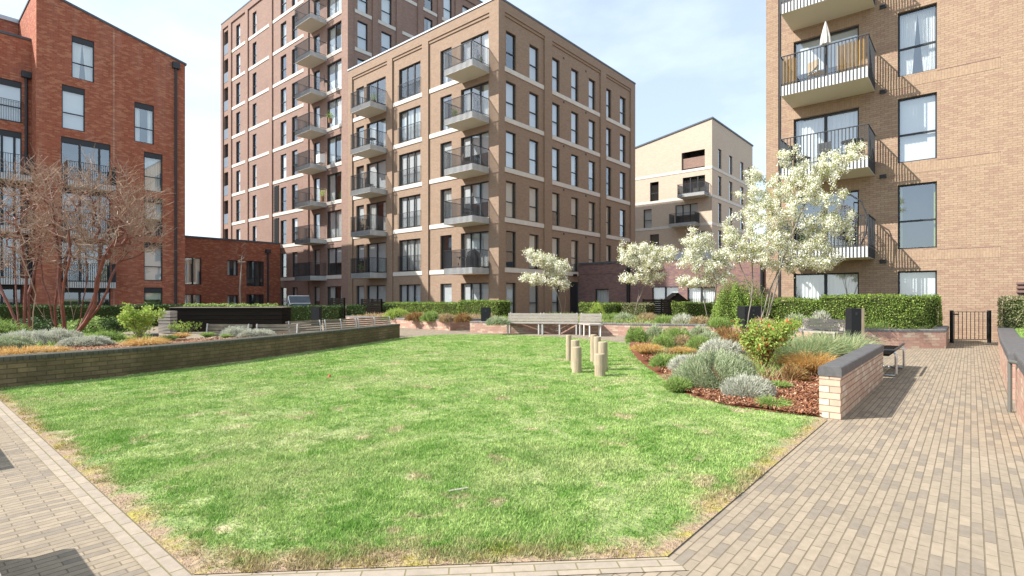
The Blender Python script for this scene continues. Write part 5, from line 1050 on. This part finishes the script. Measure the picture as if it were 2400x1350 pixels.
screen(5.3, 4.85, z3, .95, 'bamboo screen roll at the left end of the third floor balcony'); screen(3.55, 2.72, z3, .98, 'bamboo screen roll at the right end of the third floor balcony')
def chair(x, y, z, rot, m, label, s=1.0):
    o = empty('balcony_chair', (x, y, z), label, 'chair'); c_, s_ = math.cos(rot), math.sin(rot)
    def bx_(nm, x0, y0, z0, x1, y1, z1):
        mb = MB(); mb.box(x0, y0, z0, x1, y1, z1); mb.v = [(x + (a * c_ - b * s_) * s, y + (a * s_ + b * c_) * s, z + q_ * s) for a, b, q_ in mb.v]; mb.build(nm, M[m], o)
    bx_('seat', -.22, -.22, .40, .22, .22, .44); bx_('backrest', -.22, .19, .5, .22, .23, .85)
    for a in (-.2, .2):
        for b in (-.2, .21): bx_('leg', a - .015, b - .015, 0, a + .015, b + .015, .40 if b < 0 else .86)
def rtable(x, y, z, r, m, label, h=.72):
    o = empty('round_table', (x, y, z), label, 'table'); mb = MB(); mb.tube([(x, y, z + h - .03), (x, y, z + h)], r, 20); mb.build('table_top', M[m], o)
    for k in range(3): a = 2.1 * k; mb = MB(); mb.tube([(x + .1 * math.cos(a), y + .1 * math.sin(a), z + h - .03), (x + r * .8 * math.cos(a), y + r * .8 * math.sin(a), z)], .014, 6); mb.build('leg', M[m], o)
chair(bx - .1, 4.3, z3, R(60), 'wood_post', 'low wooden chair behind the railing of the third floor balcony')
z2 = 2 * FL + .08; rtable(RTX - .95, 3.2, z2, .36, 'rail', 'round dark table on the second floor balcony at the right', .78); chair(RTX - .9, 4.0, z2, R(80), 'rail', 'dark metal chair left of the round table on the second floor balcony')
chair(RTX - .8, 4.9, z2, R(-20), 'wicker', 'brown wicker chair at the left end of the second floor balcony', 1.15)
# hanging egg chair on the first floor balcony
z1 = FL + .08; x, y = RTX - .95, 3.35; o = empty('hanging_chair', (x, y, z1), 'hanging wicker egg chair on a curved stand on the first floor balcony at the right', 'chair')
mb = MB(); mb.tube([(x, y - .35, z1 + .03), (x, y - .55, z1 + .5), (x, y - .6, z1 + 1.1), (x, y - .42, z1 + 1.65), (x, y - .1, z1 + 1.92), (x, y + .12, z1 + 1.98)], .025, 8); mb.tube([(x - .4, y - .35, z1 + .03), (x + .4, y - .35, z1 + .03)], .025, 8); mb.tube([(x, y - .35, z1 + .03), (x, y + .5, z1 + .03)], .025, 8); mb.build('stand', M['rail'], o)
mb = MB(); mb.tube([(x, y + .12, z1 + 1.97), (x, y + .12, z1 + 1.6)], .012, 6)
cy_, cz_, ra_, rb_ = y + .12, z1 + .95, .40, .62
for k in range(14):
    a = math.pi * 2 * k / 14; mb.tube([(x + .36 * math.sin(b) * math.cos(a), cy_ + ra_ * math.sin(b) * math.sin(a), cz_ + rb_ * math.cos(b)) for b in np.linspace(0, 3.1416, 12)], .007, 4)
for k in range(1, 12):
    b = math.pi * k / 12; mb.tube([(x + .36 * math.sin(b) * math.cos(a), cy_ + ra_ * math.sin(b) * math.sin(a), cz_ + rb_ * math.cos(b) + .03 * math.sin(3 * a)) for a in np.linspace(0, 6.283, 20)], .007, 4)
mb.build('wicker_shell', M['wicker'], o); mb = MB(); mb.tube([(x, cy_, cz_ - .45), (x, cy_, cz_ - .3)], [.25, .3], 14); mb.build('cushion', M['black'], o)
# central block balconies
c5 = 23.82; b1 = FL + .12; x, y = c5 - .75, 22.85
o = empty('barbecue', (x, y, b1), 'barbecue under a black cover on the lowest balcony of the central block', 'barbecue'); mb = MB(); mb.v = []; mb.tube([(x, y, b1), (x, y, b1 + .6), (x, y, b1 + .95), (x, y, b1 + 1.12)], [.42, .42, .36, .16], 10); mb.build('cover', M['black'], o)
rtable(c5 - .75, 23.9, b1, .3, 'rail', 'small dark table on the lowest balcony of the central block'); rtable(c5 - .7, 33.4, 4 * FL + .12, .33, 'rail', 'dark table on the fourth floor balcony at the left of the central block')
chair(c5 - .8, 33.6, 3 * FL + .12, 1.2, 'rail', 'dark chair on the third floor balcony at the left of the central block'); chair(c5 - .8, 34.1, 2 * FL + .12, 2, 'wood_post', 'wooden chair on the second floor balcony at the left of the central block')
chair(c5 - .7, 39.5, 6 * FL + .12, 1, 'rail', 'dark chair on a sixth floor balcony of the tower'); mb = MB(); mb.box(c5 - 1.1, 39.9, 4 * FL + .13, c5 - .6, 40.5, 4 * FL + .8); tag(mb.build('storage_box', M['white']), 'white storage box on a fourth floor balcony of the tower', 'box')
mb = MB(); xx, yy = gp(771, 886); mb.tube([(xx, yy, .01), (xx + .02, yy, .05)], [.035, .02], 8); tag(mb.build('ball', M['red_p']), 'small faded red scrap lying on the lawn', 'litter')
xx, yy = gp(1075, 1153); mb = MB(); mb.v = []; mb.obox(np.array((xx, yy)), np.array((.92, -.39)), (-.012, .012), -.07, .07, .012, .022); tag(mb.build('stick', M['wood_grey']), 'pale flat stick lying in the grass near the front', 'stick')

for (y0_, y1_, lb) in ((2.5, 4.12, 'low timber seat at the near left, only its shadow on the paving shows'), (6.28, 8.6, 'low timber seat further along the left, only its shadow on the paving shows')):
    o = empty('park_bench', (-.2, y0_, 0), lb, 'bench')
    for j in range(5): mb = MB(); mb.box(-.5 + j * .152, y0_, .40, -.5 + j * .152 + .145, y1_, .45); mb.build('seat_slat', M['wood_grey'], o)
    mb = MB(); mb.box(-.45, y0_ + .05, 0, .2, y1_ - .05, .398); mb.build('base', M['wood_dark'], o)

cover('ground_cover', [(8.6, 2.6), (11.4, 1.6), (15.2, 3.3), (16.1, 5), (15.8, 6.6), (14.2, 7.3), (11.5, 5.8), (9.6, 4.4)], .14, 16000, .24, 'greenf', 'low green stems filling gaps between the shrubs of the planting bed', .005)
cover('dry_cover', [(8.0, 2.4), (11.4, 1.5), (15.2, 3.3), (16.1, 5), (15.8, 6.6), (14.2, 7.3), (10.8, 5.3), (9, 4.1)], .12, 11000, .2, 'tanb', 'dry straw stems between the shrubs of the planting bed', .004)
for (px, py, r, h, m, lb) in ((1600, 822, .3, .3, 'tanb', 'dry brown shrub in the middle rows of the bed, left half'), (1640, 830, .34, .34, 'greenf', 'green shrub behind the wide pale silvery one'), (1555, 822, .3, .3, 'greenf', 'green shrub right of the round straw mound'), (1720, 826, .34, .4, 'redb', 'russet shrub directly left of the lime red stemmed bush'),
                            (1860, 885, .26, .22, 'redb', 'low russet plant at the left foot of the orange grass'), (1590, 900, .22, .14, 'greenf', 'low green plant at the left foot of the big grey green shrub'), (1700, 870, .3, .3, 'silver', 'silvery shrub between the big grey green one and the lime bush'), (1660, 812, .4, .36, 'sage', 'grey shrub in the third row of the bed')):
    mound('shrub', bp(px, py), r, r * .9, h, m, lb, 1700, .09, .005, 'core_b')
def pot(x, y, z, m, label, s=1.0):
    o = empty('potted_plant', (x, y, z), label, 'potted plant'); mb = MB(); mb.tube([(x, y, z), (x, y, z + .3 * s)], [.11 * s, .15 * s], 12); mb.build('pot', M['soil'], o)
    n = 160; P = np.array([x, y, z + .5 * s]) + NPR.normal(size=(n, 3)) * np.array([.12, .12, .14]) * s; tri_mesh('foliage', leafq(P, .08 * s), 4, M[m], parent=o)
pot(c5 - .9, 24.3, 4 * FL + .12, 'greenf', 'potted plant on the fourth floor balcony near the corner of the central block'); pot(c5 - .5, 22.5, 5 * FL + .12, 'leaf_dark', 'potted plant on the top balcony near the corner of the central block', .8)
pot(c5 - .9, 32.8, 5 * FL + .12, 'greenf', 'potted plant on the top left balcony of the central block'); pot(c5 - .9, 34.4, FL + .12, 'leaf_lime', 'potted plant on the lowest left balcony of the central block')
pot(c5 - .7, 39, 5 * FL + .12, 'greenf', 'potted plant on a fifth floor balcony of the tower', 1.2); pot(c5 - .7, 40.2, 3 * FL + .12, 'leaf_lime', 'potted plant on a third floor balcony of the tower', 1.2)
chair(c5 - .8, 23.4, 3 * FL + .12, 1.0, 'wicker', 'wicker chair on the third floor balcony near the corner of the central block'); chair(c5 - .8, 23.2, 2 * FL + .12, 1.8, 'rail', 'dark chair on the second floor balcony near the corner of the central block')
pot(RTX - 1.3, 2.95, 2 * FL + .08, 'leaf_dark', 'dark potted plant at the right end of the second floor balcony at the right', .8); pot(RTX - 1.2, 4.6, FL + .08, 'greenf', 'potted plant on the first floor balcony behind the largest blossom tree')
